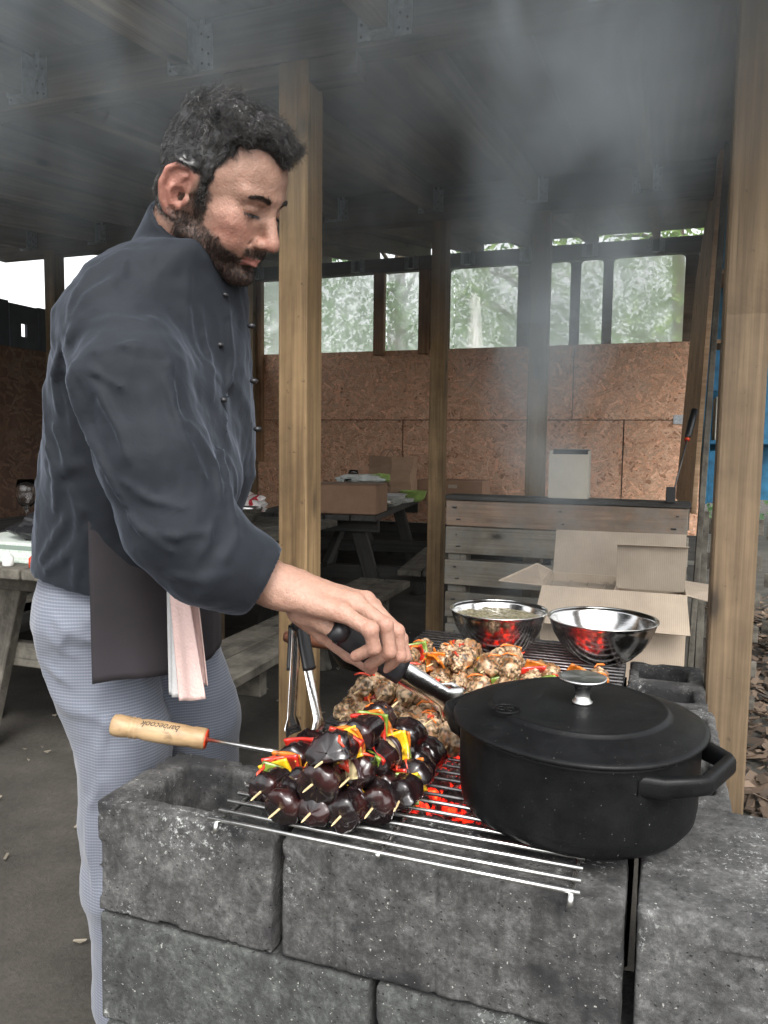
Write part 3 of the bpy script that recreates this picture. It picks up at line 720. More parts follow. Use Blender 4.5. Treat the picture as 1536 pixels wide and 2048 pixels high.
b.inputs['Anisotropic'].default_value = .85; tg = N(t, 'ShaderNodeTangent'); tg.direction_type = 'RADIAL'; tg.axis = 'Z'; L(t, tg.outputs[0], b.inputs['Tangent'])
M_brush = mb_
KC = (PC[0]+.006, PC[1]-.012)
V, F = lathe_data([(.001, 0), (.0125, 0), (.0125, .003), (.0095, .006), (.0085, .014), (.0100, .021), (.0155, .0265), (.026, .0295), (.0285, .0305), (.0290, .0325), (.0285, .0340), (.026, .0343), (.001, .0338)], 56, c=(KC[0], KC[1], .7245+.130))
kn = mk('knob', V, F, M_brush, lid, True, (KC[0], KC[1], .8545))
for p in kn.data.polygons: p.use_smooth = True
# cast emblem: a raised ring with two letter-like curls
E0 = atz(1013, 1421, .8515); EC = (E0[0], E0[1], .7245+.1292)
V, F = merge([tube_data([(EC[0]+r_*math.cos(a), EC[1]+r_*math.sin(a), EC[2]) for a in np.linspace(0, 2*math.pi, 33)], .0006, 6, False) for r_ in (.0165, .0145)] +
             [tube_data([(EC[0]+ox+.005*math.cos(a)*sx, EC[1]+.0052*math.sin(a), EC[2]) for a in np.linspace(a0, a1, 12)], .0009, 6) for (ox, sx, a0, a1) in ((-.006, 1, .6, 5.6), (.005, 1, 1.2, 5.2), (.0065, -1, -1.2, 1.4))])
mk('emblem', V, F, M_cast, lid, True)

# ------------------------------------------------------------------ steel bowls
ms, t, b = newmat('polished_steel'); b.inputs['Metallic'].default_value = 1; b.inputs['Base Color'].default_value = (.74, .73, .71, 1); b.inputs['Roughness'].default_value = .17
v = coords(t, (1, 1, 6), False); bump(t, b, noise(t, v, 14, 3), .002, .25); M_steel = ms
def bowl(cx, cy, z, R0, H, label, name='mixing_bowl'):
    pr_ = [(.001, 0), (R0*.34, 0), (R0*.42, .001), (R0*.58, H*.14), (R0*.76, H*.36), (R0*.90, H*.64), (R0*.975, H*.90), (R0*.99, H), (R0*1.015, H*1.012), (R0*1.02, H*.99), (R0*1.0, H*.975)]
    pi_ = [(R0*.985, H*.985), (R0*.965, H*.90), (R0*.89, H*.64), (R0*.75, H*.37), (R0*.57, H*.155), (R0*.40, .0035), (.001, .003)]
    V, F = lathe_data(pr_+pi_, 72, c=(cx, cy, z)); return tag(mk(name, V, F, M_steel, None, True), label, 'bowl')
b1 = atz(990, 1308, .72)
bowl(-.322, 1.640, .7185, .104, .098, 'left steel mixing bowl on the back grate, filled with herb marinade'); bowl(-.105, 1.665, .7185, .112, .092, 'right steel mixing bowl on the back grate, nearly empty')
def lumpy(cx, cy, z, R0, mat, name, label, amp=.003, seed=1, cat=None, edge=0):
    n = 60; V = []; F = []; m = 22
    for i in range(m):
        r = R0*i/(m-1)
        for k in range(n):
            a = 2*math.pi*k/n; V.append([cx+r*math.cos(a), cy+r*math.sin(a), z])
    V = np.array(V); V[:, 2] += amp*fbm(V, 70, seed)+amp*.8*fbm(V, 25, seed+2); 
    F = [(i*n+k, i*n+(k+1) % n, (i+1)*n+(k+1) % n, (i+1)*n+k) for i in range(m-1) for k in range(n)]
    b0 = len(V); V = np.concatenate([V, [[cx, cy, z-.03]]]); F += [((m-1)*n+(k+1) % n, (m-1)*n+k, b0) for k in range(n)]
    return tag(mk(name, V, F, mat, None, True), label, cat)
mm_, t, b = newmat('herb_marinade'); v = coords(t, (1, 1, 1), False); f = noise(t, v, 160, 5, .7); g = noise(t, v, 45, 4, .6)
o = ramp(t, f, [(.34, (.045, .045, .02)), (.47, (.19, .165, .10)), (.62, (.40, .36, .27))]); o = mixc(t, .6, o, ramp(t, g, [(.35, (.6, .6, .55)), (.65, (1.2, 1.2, 1.15))]), 'MULTIPLY'); L(t, o, b.inputs['Base Color']); b.inputs['Roughness'].default_value = .35; bump(t, b, f, .003, .8); M_mar = mm_
lumpy(-.322, 1.640, .797, .0985, M_mar, 'marinade', 'greenish beige herb marinade filling the left steel bowl', cat='marinade')
lumpy(-.105, 1.665, .738, .066, M_mar, 'marinade', 'remains of meat and herbs at the bottom of the right steel bowl', .006, 5, 'marinade')

# ------------------------------------------------------------------ wooden handled skewer fork on the corner block
M_hand = wood('turned_wood', (.36, .235, .12), (.52, .36, .20), .6, .5)
fk = empty('wooden_handled_turner', (-.70, .952, .72), 'turned wooden handle with printed word and steel shaft lying across the corner block', 'grill tool')
ax0 = atz(224, 1449, .742); ax1 = atz(412, 1478, .722); dv = Vector(ax1)-Vector(ax0); Lh = dv.length
prof = [(.0, .001), (.0005, .0125), (.003, .0155), (.010, .0168), (.030, .0158), (.032, .0145), (.0345, .0162), (.037, .0165), (.040, .0145), (.043, .0162), (.046, .0160), (.049, .0142), (.060, .0160), (.090, .0168), (.125, .0163), (.140, .0150), (.143, .0158), (.148, .0162), (.163, .0160), (.166, .0150)]
prof = [(a*Lh/.166, r_) for a, r_ in prof]
pts = [Vector(ax0)+dv.normalized()*a for a, _ in prof]; V, F = tube_data(pts, [r_ for _, r_ in prof], 28); hd = mk('handle', V, F, M_hand, fk, True)
Mh, _l = frame_from(ax0, ax1)
M_red = plain('red_paint', (.55, .05, .012), .5, var=.5, vs=200, bd=.001)
tube('red_end', [Vector(ax1)-dv.normalized()*.001, Vector(ax1)+dv.normalized()*.0012], .0145, M_red, fk, 24)
sh1 = atz(556, 1505, .735)
tube('shaft', [Vector(ax1)-dv.normalized()*.01, Vector(ax1)*.5+Vector(sh1)*.5, Vector(sh1)+Vector((.03, 0, 0))], .0033, M_wire, fk, 10)
cu = bpy.data.curves.new('print', 'FONT'); cu.body = 'barbecook'; cu.size = .0155; cu.extrude = .0001; cu.align_x = 'CENTER'; cu.shear = .35
to = bpy.data.objects.new('tmp', cu); col.objects.link(to); dg = bpy.context.evaluated_depsgraph_get(); tm = bpy.data.meshes.new_from_object(to.evaluated_get(dg)); bpy.data.objects.remove(to)
# wrap the lettering on the handle, reading upside down from the camera as in the photograph
co = np.array([v.co for v in tm.vertices]); xa, ya = dv.normalized(), Vector((0, 0, 1)).cross(dv.normalized()).normalized(); za = xa.cross(ya)
for v, c in zip(tm.vertices, co):
    s = .088-c[0]; ang = (c[1]-.004)/.0168+R_(34); rr = .01695+(.00012 if c[2] > 0 else 0)
    v.co = Vector(ax0)+xa*(s*Lh/.166)+(-ya*math.sin(ang)+za*math.cos(ang))*rr
M_ink = plain('ink', (.035, .028, .02), .6); tm.materials.clear(); tm.materials.append(M_ink); link('print', tm, hd, Matrix())

# ------------------------------------------------------------------ tongs standing at the left wall, pan behind
def tongs(name, A, B, spread, side, label, head=.03, grip=.42, w=.019):
    """A = hinge end, B = tips; spread = half opening vector at tips; side = width direction"""
    o = empty(name, tuple(B), label, 'tongs'); A = Vector(A); B = Vector(B); sp = Vector(spread); sd = Vector(side).normalized()
    for s in (-1, 1):
        n = 14; V = []; F = []
        def sect(q, t, wd, cur, th):
            # curved strip section: across sd, bowed outwards along spread direction
            out = sp.normalized()*s; r = []
            for j in range(7):
                a = -1+2*j/6; r.append(q+sd*wd*a+out*(cur*(1-a*a)+th))
            for j in range(7):
                a = 1-2*j/6; r.append(q+sd*wd*a+out*(cur*(1-a*a)))
            return r
        for part, t0, t1, mat in (('arm', .0, 1., M_steel), ('grip', .02, grip, M_black)):
            V = []; F = []
            for i in range(n):
                t = t0+(t1-t0)*i/(n-1); q = A.lerp(B, t)+sp*s*(t**1.2)*1.0+sp.normalized()*s*.003
                wd = w*.5*(1+.15*math.sin(t*3)) if t < .86 else w*.5*(1.1+1.0*math.sin((t-.86)/.14*2.2))
                cu_ = .005; th = .0012
                if part == 'grip': wd *= 1.16; th = .0055
                if t > .9: q = q-sp.normalized()*s*(t-.9)*.06
                V += sect(q, t, wd, cu_, th)
            for i in range(n-1):
                for k in range(14): F.append((i*14+k, i*14+(k+1) % 14, (i+1)*14+(k+1) % 14, (i+1)*14+k))
            F += [tuple(range(14)), tuple((n-1)*14+k for k in range(14))]
            mk(part, V, F, mat, o, True)
    M, _l = frame_from(A-sd*w*.62, A+sd*w*.62)
    d = (A-B).normalized(); V, F = tube_data([A-d*.012, A, A+d*.010], [w*.52, w*.55, w*.48], 14); mk('hinge_cap', V, F, M_black, o, True)
    return o
ta = atY(596, 1245, 1.10); tb = atY(612, 1470, 1.06)
tongs('standing_tongs', ta, tb, (.020, .006, 0), (.2, 1, 0), 'steel tongs with black grips standing upright against the left side of the grate')
pw = atz(715, 1318, .745); pn = empty('frying_pan', (pw[0], pw[1], .72), 'dark frying pan with a brown wooden handle behind the hand', 'pan')
V, F = lathe_data([(.001, 0), (.075, 0), (.082, .004), (.098, .035), (.1, .036), (.1, .034), (.085, .006), (.074, .004), (.001, .004)], 48, c=(pw[0]+.02, pw[1]+.06, .722)); mk('pan_body', V, F, M_cast, pn, True)
M_brown = wood('brown_handle', (.10, .035, .018), (.19, .075, .04), 1, .4)
h0 = atY(568, 1272, 1.42); h1 = atY(700, 1296, 1.42)
tube('handle', [h0, Vector(h0)*.98+Vector(h1)*.02, Vector(h0).lerp(Vector(h1), .1), Vector(h0).lerp(Vector(h1), .6), h1], [.003, .011, .0145, .012, .009], M_brown, pn, 16)

# ------------------------------------------------------------------ cardboard, pallet, boxes behind the grill
def card(name, c):
    m, t, b = newmat(name); v = coords(t, (1, 1, 1), True); f = noise(t, v, 12, 5, .6); w = N(t, 'ShaderNodeTexWave'); w.inputs['Scale'].default_value = 60; w.inputs['Distortion'].default_value = .4; L(t, v, w.inputs['Vector'])
    o = ramp(t, f, [(.3, tuple(x*.86 for x in c)), (.7, tuple(x*1.08 for x in c))]); o = mixc(t, .12, o, w.outputs['Color'], 'MULTIPLY'); L(t, o, b.inputs['Base Color']); b.inputs['Roughness'].default_value = .85; bump(t, b, w.outputs['Fac'], .0008, .35); return m
M_card = card('cardboard', (.46, .375, .29)); M_cardg = card('cardboard_grey', (.55, .50, .41)); M_cardb = card('cardboard_brown', (.33, .20, .13)); M_cardi = card('cardboard_inside', (.37, .31, .245))
pal = empty('upright_pallet', (-.38, 3.2, 0), 'weathered wooden pallet standing upright as a low wall between the posts', 'pallet')
x0, x1 = -.868, .112; zt = [(.935, .828, M_palletr), (.824, .708, M_pallet), (.680, .572, M_pallet), (.540, .43, M_pallet), (.40, .29, M_pallet), (.26, .15, M_pallet), (.12, .01, M_pallet)]
for k, (a, b_, mt) in enumerate(zt):
    y = 3.2+rng.uniform(-.003, .003); board('board', (x0+rng.uniform(0, .008), y, (a+b_)/2), (x1-rng.uniform(0, .01), y, (a+b_)/2+rng.uniform(-.004, .004)), .02, a-b_, mt, pal, bev=.003)
for xx in (x0+.05, (x0+x1)/2, x1-.05): board('stringer', (xx, 3.258, 0), (xx, 3.258, .93), .08, .09, M_pallet, pal, (0, 1, 0))
for k in range(4): board('back_board', (x0, 3.316, .08+.27*k), (x1, 3.316, .08+.27*k), .018, .1, M_grey, pal)
board('top_board', (x0, 3.25, .949), (x1, 3.25, .949), .13, .02, M_dark, pal)
nl = [];
for (a, b_, mt) in zt[:5]:
    for xx in (x0+.05, (x0+x1)/2, x1-.05):
        for dz in (-.025, .025): nl.append(tube_data([(xx+rng.uniform(-.02, .02), 3.1905, (a+b_)/2+dz), (xx, 3.1865, (a+b_)/2+dz)], .004, 6))
V, F = merge(nl); o = mk('nail_heads', V, F, M_screw, pal); o['kind'] = 'stuff'
def panelq(name, pts, mat, parent, th=.003):
    """a flap: quad with real thickness"""
    P = [Vector(p) for p in pts]; n = (P[1]-P[0]).cross(P[-1]-P[0]).normalized()*th
    V = [tuple(p) for p in P]+[tuple(p+n) for p in P]; k = len(P)
    F = [tuple(range(k)), tuple(range(2*k-1, k-1, -1))]+[(i, i+k, (i+1) % k+k, (i+1) % k) for i in range(k)]
    F = [f[::-1] for f in F]; return mk(name, V, F, mat, parent)
# upright box on the pallet
ub = empty('upright_box', (-.36, 3.28, .96), 'tall beige cardboard box with dark open top standing on the pallet', 'box')
for nm, a, b_ in (('front_panel', (-.441, 3.23, .955), (-.281, 3.234, 1.14)), ('side_panel', (-.441, 3.234, .955), (-.437, 3.33, 1.155)), ('side_panel', (-.285, 3.234, .955), (-.281, 3.33, 1.155)), ('back_panel', (-.437, 3.326, .955), (-.285, 3.33, 1.162))): box2(nm, a, b_, M_cardg, ub, 0)
panelq('painted_inner_shade', [(-.436, 3.322, 1.13), (-.286, 3.322, 1.13), (-.286, 3.322, 1.160), (-.436, 3.322, 1.160)], M_dark, ub)  # dark sheet stands in for the shade inside the open top
# large open box
bx_ = empty('open_carton', (-.12, 2.42, .33), 'large beige carton with its flaps open and dividers inside, behind the steel bowls', 'box')
X0, X1, Y0, Y1, Z0, Z1 = -.325, .082, 2.30, 2.56, .34, .758
for nm, a, b_ in (('front_panel', (X0, Y0, Z0), (X1, Y0+.004, Z1)), ('side_panel', (X0, Y0+.004, Z0), (X0+.004, Y1, Z1)), ('side_panel', (X1-.004, Y0+.004, Z0), (X1, Y1, Z1)), ('back_panel', (X0+.004, Y1-.004, Z0), (X1-.004, Y1, Z1)), ('bottom_panel', (X0, Y0, Z0-.004), (X1, Y1, Z0-.0005))): box2(nm, a, b_, M_card, bx_, 0)
panelq('flap', [(X0+.002, Y0-.001, Z1), (X1-.002, Y0-.001, Z1), (X1+.01, Y0-.065, Z1-.10), (X0-.012, Y0-.065, Z1-.10)], M_card, bx_)
panelq('flap', [(X0, Y1, Z1), (X0, Y1+.055, Z1+.135), (X1, Y1+.06, Z1+.138), (X1, Y1, Z1)], M_cardi, bx_)
panelq('flap', [(X0, Y0+.006, Z1), (X0-.13, Y0-.0, Z1+.005), (X0-.05, Y1-.02, Z1+.03), (X0, Y1, Z1+.004)], M_card, bx_)
panelq('flap', [(X1, Y1, Z1), (X1+.12, Y1, Z1-.012), (X1+.13, Y0+.02, Z1-.03), (X1, Y0+.006, Z1)], M_card, bx_)
panelq('inner_flap', [(-.115, Y0+.075, Z1-.005), (-.115, Y0+.055, Z1+.125), (X1-.002, Y0+.052, Z1+.128), (X1-.006, Y0+.075, Z1-.005)], M_cardi, bx_)
panelq('flap_fold', [(-.115, Y0+.055, Z1+.1255), (-.115, Y0+.035, Z1+.129), (X1, Y0+.032, Z1+.132), (X1, Y0+.052, Z1+.1285)], M_card, bx_, .002)
for k in range(1, 4): box2('divider', (X0+.004+.055*k, Y0+.01, Z1-.12), (X0+.007+.055*k, Y1-.006, Z1-.022), M_cardi, bx_, 0)
for k in range(1, 4): box2('divider', (X0+.006, Y0+.01+.062*k, Z1-.12), (-.12, Y0+.013+.062*k, Z1-.018), M_cardi, bx_, 0)
box2('divider', (-.118, Y0+.006, Z0+.01), (-.114, Y1-.006, Z1-.004), M_card, bx_, 0)
ck = empty('low_crate', (-.12, 2.43, 0), 'low slatted wooden crate under the open carton', 'crate')
for k in range(3):
    for yy in (2.29, 2.57): board('slat', (-.34, yy, .06+.11*k), (.10, yy, .06+.11*k), .015, .08, M_pallet, ck)
for k in range(4): board('slat', (-.34, 2.33+.068*k, .325), (.10, 2.33+.068*k, .325), .05, .015, M_pallet, ck)
for xx in (-.33, .09):
    for yy in (2.31, 2.55): board('corner_post', (xx, yy, 0), (xx, yy, .315), .03, .022, M_pallet, ck, (0, 1, 0))
# long handled brush leaning on the panel
bt = Vector(atY(1343, 1000, 3.17)); tp = Vector(atY(1390, 818, 3.36)); br = empty('grill_brush', tuple(bt), 'long handled grill brush with black and red grip leaning on the pallet top', 'brush')
dv2 = tp-bt; tube('shaft', [bt, bt+dv2*.66], .0035, M_screw, br, 8); tube('grip', [bt+dv2*.66, bt+dv2*.7, bt+dv2*.85, tp-dv2*.01, tp], [.008, .0125, .0145, .013, .005], M_black, br, 14)
tube('red_ring', [bt+dv2*.645, bt+dv2*.668], .0105, M_red, br, 14); boxc('brush_head', bt+Vector((-.004, 0, .02)), (.035, .025, .06), M_black, br)
# steel bracket on the wall
bk = atY(1362, 839, YB-.01); o = box2('bracket', (bk[0]-.055, YB-.006, bk[2]-.035), (bk[0]+.055, YB-.0035, bk[2]+.035), M_galv, SH, .001)
# blue slatted cabinet and lattice pallet below it
bc = empty('blue_cabinet', (.33, 3.75, .9), 'blue painted slatted crate cabinet beside the right post', 'cabinet')
cx0, cx1 = .195, .42
for (za, zb_) in ((.93, 1.16), (1.42, 1.60), (1.98, 2.22)):
    for k in range(4): box2('slat', (cx0+.052*k, 3.70, za), (cx0+.052*k+.049, 3.715, zb_), M_blue, bc, .002)
box2('side_slat', (cx0-.034, 3.62, .93), (cx0-.004, 3.76, 2.30), M_blue, bc, .002)
for zz in (1.19, 1.63, 1.93): box2('shelf', (cx0, 3.72, zz), (cx1+.1, 4.05, zz+.018), M_blue if zz < 1.5 else M_stud, bc, .002)
for k in range(5): box2('book', (cx0+.02+.03*k, 3.74, 1.21), (cx0+.042+.03*k, 3.95, 1.40-.01*k), M_dark if k % 2 else M_cardg, bc, .001)
box2('back_panel', (cx0, 4.05, .93), (cx1+.1, 4.06, 2.2), M_blue, bc, 0)
lp = empty('lattice_pallet', (.28, 3.55, 0), 'grey slatted pallet standing on edge below the blue cabinet', 'pallet')
for k in range(3): board('upright', (.185+.07*k, 3.60, 0), (.185+.07*k, 3.60, .90), .03, .045, M_grey, lp, (0, 1, 0))
for k in range(6): board('slat', (.17, 3.635, .06+.155*k), (.42, 3.635, .06+.155*k), .02, .07, M_grey, lp)
# yellow hose behind the right corner block
yh = [atz(1497, 1622, .02), atz(1512, 1634, .02), atz(1536, 1648, .02)]; yh = [(.33, 1.62, .02), (.5, 1.56, .025), (.9, 1.45, .02)]
M_yel = plain('yellow_plastic', (.75, .62, .03), .4); tag(tube('hose', yh, .011, M_yel, None, 10), 'yellow hose lying on the mulch beside the right post', 'hose')
# ------------------------------------------------------------------ picnic tables
def picnic(loc, rz, Lt, W_, mat, matb, label):
    o = empty('picnic_table', (loc[0], loc[1], 0), label, 'picnic table', None)
    Mz = Matrix.Translation((loc[0], loc[1], 0)) @ Matrix.Rotation(rz, 4, 'Z')
    def bd(nm, a, b_, w, h, m, up=(0, 0, 1), bev=.004):
        board(nm, Mz @ Vector(a), Mz @ Vector(b_), w, h, m, o, Mz.to_3x3() @ Vector(up), bev)
    n = 5; pw_ = W_/n
    for k in range(n): x = -W_/2+pw_*(k+.5); bd('table_plank', (x, -Lt/2+rng.uniform(-.006, .006), .742), (x, Lt/2, .742), pw_-.008, .034, mat)
    for s in (-1, 1):
        for k in range(2): x = s*(W_/2+.20+.145*k); bd('bench_plank', (x, -Lt/2+rng.uniform(-.01, .01), .435), (x, Lt/2, .435), .137, .034, matb)
        for sx in (-1, 1): bd('leg', (sx*.30*1.35, s*(Lt/2-.28), .0), (sx*.20, s*(Lt/2-.28), .72), .045, .09, mat, (1, 0, 0))
        bd('bench_support', (-W_/2-.40, s*(Lt/2-.325), .375), (W_/2+.40, s*(Lt/2-.325), .375), .045, .09, mat)
        bd('top_support', (-W_/2+.03, s*(Lt/2-.235), .68), (W_/2-.03, s*(Lt/2-.235), .68), .045, .085, mat)
        bd('brace', (0, s*.12, .68), (0, s*(Lt/2-.30), .40), .04, .07, mat)
    return o
picnic((-2.06, 5.03), R_(8), 1.9, .78, M_dark, M_grey, 'dark stained picnic table laid with boxes and a paper bag by the back wall')
picnic((-2.00, 2.86), R_(1), 1.95, .74, M_grey, M_grey, 'weathered grey picnic table behind the man with its bench towards the grill')
picnic((-3.02, 2.9), R_(2), 1.6, .5, M_dark, M_dark, 'dark picnic table along the left side wall')
OR4 = ['lowest', 'second', 'third', 'topmost fourth']
# ---- things on the tables
TZ = .76
def boxat(name, px0, px1, pyb, pyt, Y, dep, mat, label, lidded=True):
    a = atY(px0, pyb, Y); b_ = atY(px1, pyb, Y); t_ = atY(px0, pyt, Y)
    return tag(box2(name, (a[0], Y, max(a[2], TZ)), (b_[0], Y+dep, t_[2]), mat, None, .003), label, 'box')
cb = empty('brown_carton', (-1.73, 4.25, TZ), 'closed brown cardboard carton at the near corner of the dark table', 'box')
cM = Matrix.Translation((-1.78, 4.33, TZ)) @ Matrix.Rotation(R_(7), 4, 'Z')
bm_to('carton', boxbm(.40, .30, .17, .004, True), M_cardb, cb, cM @ Matrix.Translation((0, 0, .085)))
for sx in (-1, 1): bm_to('lid_flap', boxbm(.398, .149, .003, .0005, True), M_cardb, cb, cM @ Matrix.Translation((0, sx*.0755, .1725)))
bm_to('tape', boxbm(.402, .05, .001, 0, True), M_cardi, cb, cM @ Matrix.Translation((0, 0, .1745)))
# paper bag
pb = empty('paper_bag', (-2.05, 5.5, TZ), 'open brown paper carrier bag with twisted handles and a round print on the dark table', 'paper bag')
q0 = atY(737, 958, 5.5)[0]; q1 = atY(822, 958, 5.5)[0]; bw = q1-q0; zt_ = atY(780, 915, 5.5)[2]; 
M_pap = card('brown_paper', (.36, .235, .155))
nx = 10; V = []; F = []
ring = [(q0, 5.5), (q0+bw*.55, 5.47), (q1, 5.52), (q1+.01, 5.62), (q0+bw*.5, 5.66), (q0+.01, 5.62)]
for i, z in enumerate(np.linspace(TZ, zt_, 8)):
    for j, (x, y) in enumerate(ring):
        nn_ = float(fbm(np.array([[x*3, y*3, z*9.]]), 2, 8)[0])*.012
        V.append((x+nn_, y+nn_*1.5-(.01 if j in (1, 4) and i % 2 else 0), z+(.012 if i == 7 and j in (0, 2, 3, 5) else 0)))
k = len(ring); F = [(i*k+j, i*k+(j+1) % k, (i+1)*k+(j+1) % k, (i+1)*k+j) for i in range(7) for j in range(k)]+[tuple(range(k))[::-1]]
mk('bag_body', V, F, M_pap, pb)
for yy in (5.49, 5.64):
    c0 = q0+bw*.45; tube('bag_handle', [(c0+.055*math.cos(a), yy, zt_+.055*math.sin(a)*(1.1 if yy < 5.6 else 1.0)) for a in np.linspace(math.pi, 0, 12)], .0045, M_pap, pb, 6)
V, F = merge([tube_data([(q0+bw*.42+.03*math.cos(a), 5.468, TZ+.09+.032*math.sin(a)) for a in np.linspace(.4, 5.9, 20)], .003, 6)]); mk('print', V, F, M_brown, pb)
# far cardboard box behind the middle post with a hand hole
fb = empty('far_carton', (-1.5, 5.7, TZ), 'brown carton with a hand hole, partly behind the middle post', 'box')
xa_, xb_ = atY(835, 960, 5.7)[0], atY(965, 960, 5.7)[0]
box2('carton', (xa_, 5.7, TZ-.02), (xb_, 5.98, TZ+.145), M_cardb, fb, .003); hx = atY(905, 957, 5.69)
box2('hand_hole_patch', (hx[0]-.035, 5.697, .845), (hx[0]+.035, 5.699, .872), M_card, fb, 0)
tt = empty('side_trestle', (-1.1, 5.85, 0), 'dark low trestle carrying the far carton', 'table'); box2('table_top', (-1.60, 5.65, .70), (-.35, 6.2, .735), M_dark, tt); [board('leg', (x, y, 0), (x, y, .70), .05, .05, M_dark, tt, (0, 1, 0)) for x in (-1.5, -.45) for y in (5.72, 6.12)]
# trays, foil, green bowl
M_white = plain('white_plastic', (.72, .72, .70), .35); M_green = plain('green_glaze', (.30, .42, .12), .35, var=.2, vs=30); M_foil = plain('foil', (.75, .76, .76), .22, 1, bd=.012, bs=22); M_bagc = plain('crumpled_film', (.68, .72, .70), .25, 0, var=.25, vs=18, bd=.012, bs=22)
def crumple(name, c, r, mat, label, cat, seed, sub=4, amp=.3, parent=None):
    bm = bmesh.new(); bmesh.ops.create_icosphere(bm, subdivisions=sub, radius=1); v = np.array([q.co for q in bm.verts]); f = np.array([[a.index for a in q.verts] for q in bm.faces]); bm.free()
    n = fbm(v, 1.7, seed, 4); v = v*(1+amp*n[:, None])*np.array(r)+np.array(c); v[:, 2] = np.maximum(v[:, 2], c[2]-r[2]*.6)
    o = mk(name, v, f, mat, parent, False); return tag(o, label, cat) if label else o
def tray(name, x, y, z, w, d, h, mat, label, rz=0):
    pr_ = [(.9, 0), (.97, h*.9), (1.05, h), (1.05, h-.002), (.99, h*.88), (.92, .003), (.001, .003)]; V = []; m = len(pr_)+1; n = 24
    pr_ = [(.001, 0)]+pr_
    for s, zz in pr_:
        for k in range(n):
            a = 2*math.pi*k/n; ex = abs(math.cos(a))**.35*math.copysign(1, math.cos(a)); ey = abs(math.sin(a))**.35*math.copysign(1, math.sin(a)); X, Y = s*w/2*ex, s*d/2*ey
            V.append((x+X*math.cos(rz)-Y*math.sin(rz), y+X*math.sin(rz)+Y*math.cos(rz), z+zz))
    F = [(i*n+k, i*n+(k+1) % n, (i+1)*n+(k+1) % n, (i+1)*n+k) for i in range(m-1) for k in range(n)]
    return tag(mk(name, V, F, mat, None, True), label, 'tray')
p_ = atz(900-80, 985, .79)
tray('white_tray', -1.86, 4.95, .7595, .40, .26, .05, M_white, 'white plastic serving tray in the middle of the dark table', R_(8))
tray('white_tray', -1.84, 4.98, .785, .38, .25, .045, M_white, 'second white tray stacked on top of the first on the dark table', R_(12))
tray('black_tray', -1.80, 4.52, .7595, .36, .24, .03, M_black, 'black tray with foil beside the brown carton', R_(-5))
crumple('foil_sheet', (-1.74, 4.62, .80), (.15, .10, .025), M_foil, 'crumpled aluminium foil lying on the black tray', 'foil', 3, 4, .45)
crumple('salad_bag', (-1.82, 4.60, .935+.01), (.16, .09, .035), M_bagc, 'clear bag resting behind the brown carton', 'bag', 5, 4, .3)
crumple('lettuce', (-1.70, 4.62, .95), (.075, .05, .03), M_green, 'green lettuce showing above the brown carton', 'lettuce', 6, 4, .5)
gb_ = atz(838, 985, .76)
V, F = lathe_data([(.001, 0), (.06, 0), (.085, .03), (.10, .075), (.104, .078), (.098, .074), (.08, .03), (.05, .006), (.001, .006)], 40, c=(-1.70, 5.35, .7595)); tag(mk('green_bowl', V, F, M_green, None, True), 'green glazed bowl at the far right edge of the dark table', 'bowl')
mg, t, b = newmat('clear_glass'); b.inputs['Transmission Weight'].default_value = 1; b.inputs['Roughness'].default_value = .02; b.inputs['IOR'].default_value = 1.45; M_glass = mg
def wine(x, y, z, s, label):
    pr_ = [(.001, .0), (.033, 0), (.033, .002), (.006, .006), (.0035, .012), (.0035, .07), (.012, .08), (.030, .10), (.037, .125), (.036, .155), (.030, .185), (.0285, .185), (.0345, .155), (.0355, .125), (.029, .102), (.012, .083), (.001, .08)]
    V, F = lathe_data([(a*s, h*s) for a, h in pr_], 36, c=(x, y, z)); tag(mk('wine_glass', V, F, M_glass, None, True), label, 'wine glass')
g_ = atz(712, 957, .80); wine(-1.93, 4.75, .785+.03, 1.0, 'wine glass standing behind the brown carton'); wine(-2.75, 2.77, .7595, 1.25, 'stemmed wine glass at the left edge of the picture')
wine(-1.88, 4.55, .785, .9, 'second wine glass just left of the paper bag')
for k, (px_, py_) in enumerate(((-1.75, 5.15), (-1.95, 5.30))):
    for j in range(4 if k == 0 else 3):
        V, F = lathe_data([(.001, 0), (.06, 0), (.105, .012), (.11, .014), (.104, .010), (.06, .004), (.001, .004)], 36, c=(px_+.003*j, py_, .7595+.0065*j)); tag(mk('plate', V, F, M_white, None, True), '%s plate in the %s stack on the dark table' % (OR4[j], ('nearer', 'farther')[k]), 'plate', 'plates stacked on the dark table')
# steel bowl and red striped cloth on the grey table, newspaper box and black bag on its near end
s_ = atz(520, 1050, .76); V0 = bowl(-1.96, 3.35, .7595, .105, .09, 'steel bowl on the grey picnic table just behind the chef'); 
M_cloth = None
mc, t, b = newmat('striped_cloth'); v = coords(t, (1, 1, 1), False); w = N(t, 'ShaderNodeTexWave'); w.inputs['Scale'].default_value = 4.5; L(t, v, w.inputs['Vector']); L(t, ramp(t, w.outputs['Fac'], [(.80, (.66, .62, .60)), (.86, (.42, .03, .04))]), b.inputs['Base Color']); b.inputs['Roughness'].default_value = .9; M_cloth = mc
crumple('striped_cloth', (-2.13, 3.85-.2, .83), (.14, .11, .055), M_cloth, 'crumpled white cloth with a red stripe on the grey picnic table', 'cloth', 11, 4, .4)
crumple('black_bag', (-2.02, 2.15, .86), (.13, .11, .05), M_black, 'black plastic bag bunched on top of the newspaper box', 'bag', 12, 4, .35)
nb = empty('newspaper_box', (-2.0, 2.05, TZ), 'pale green box printed like a newspaper on the grey table, left of the chef', 'box')
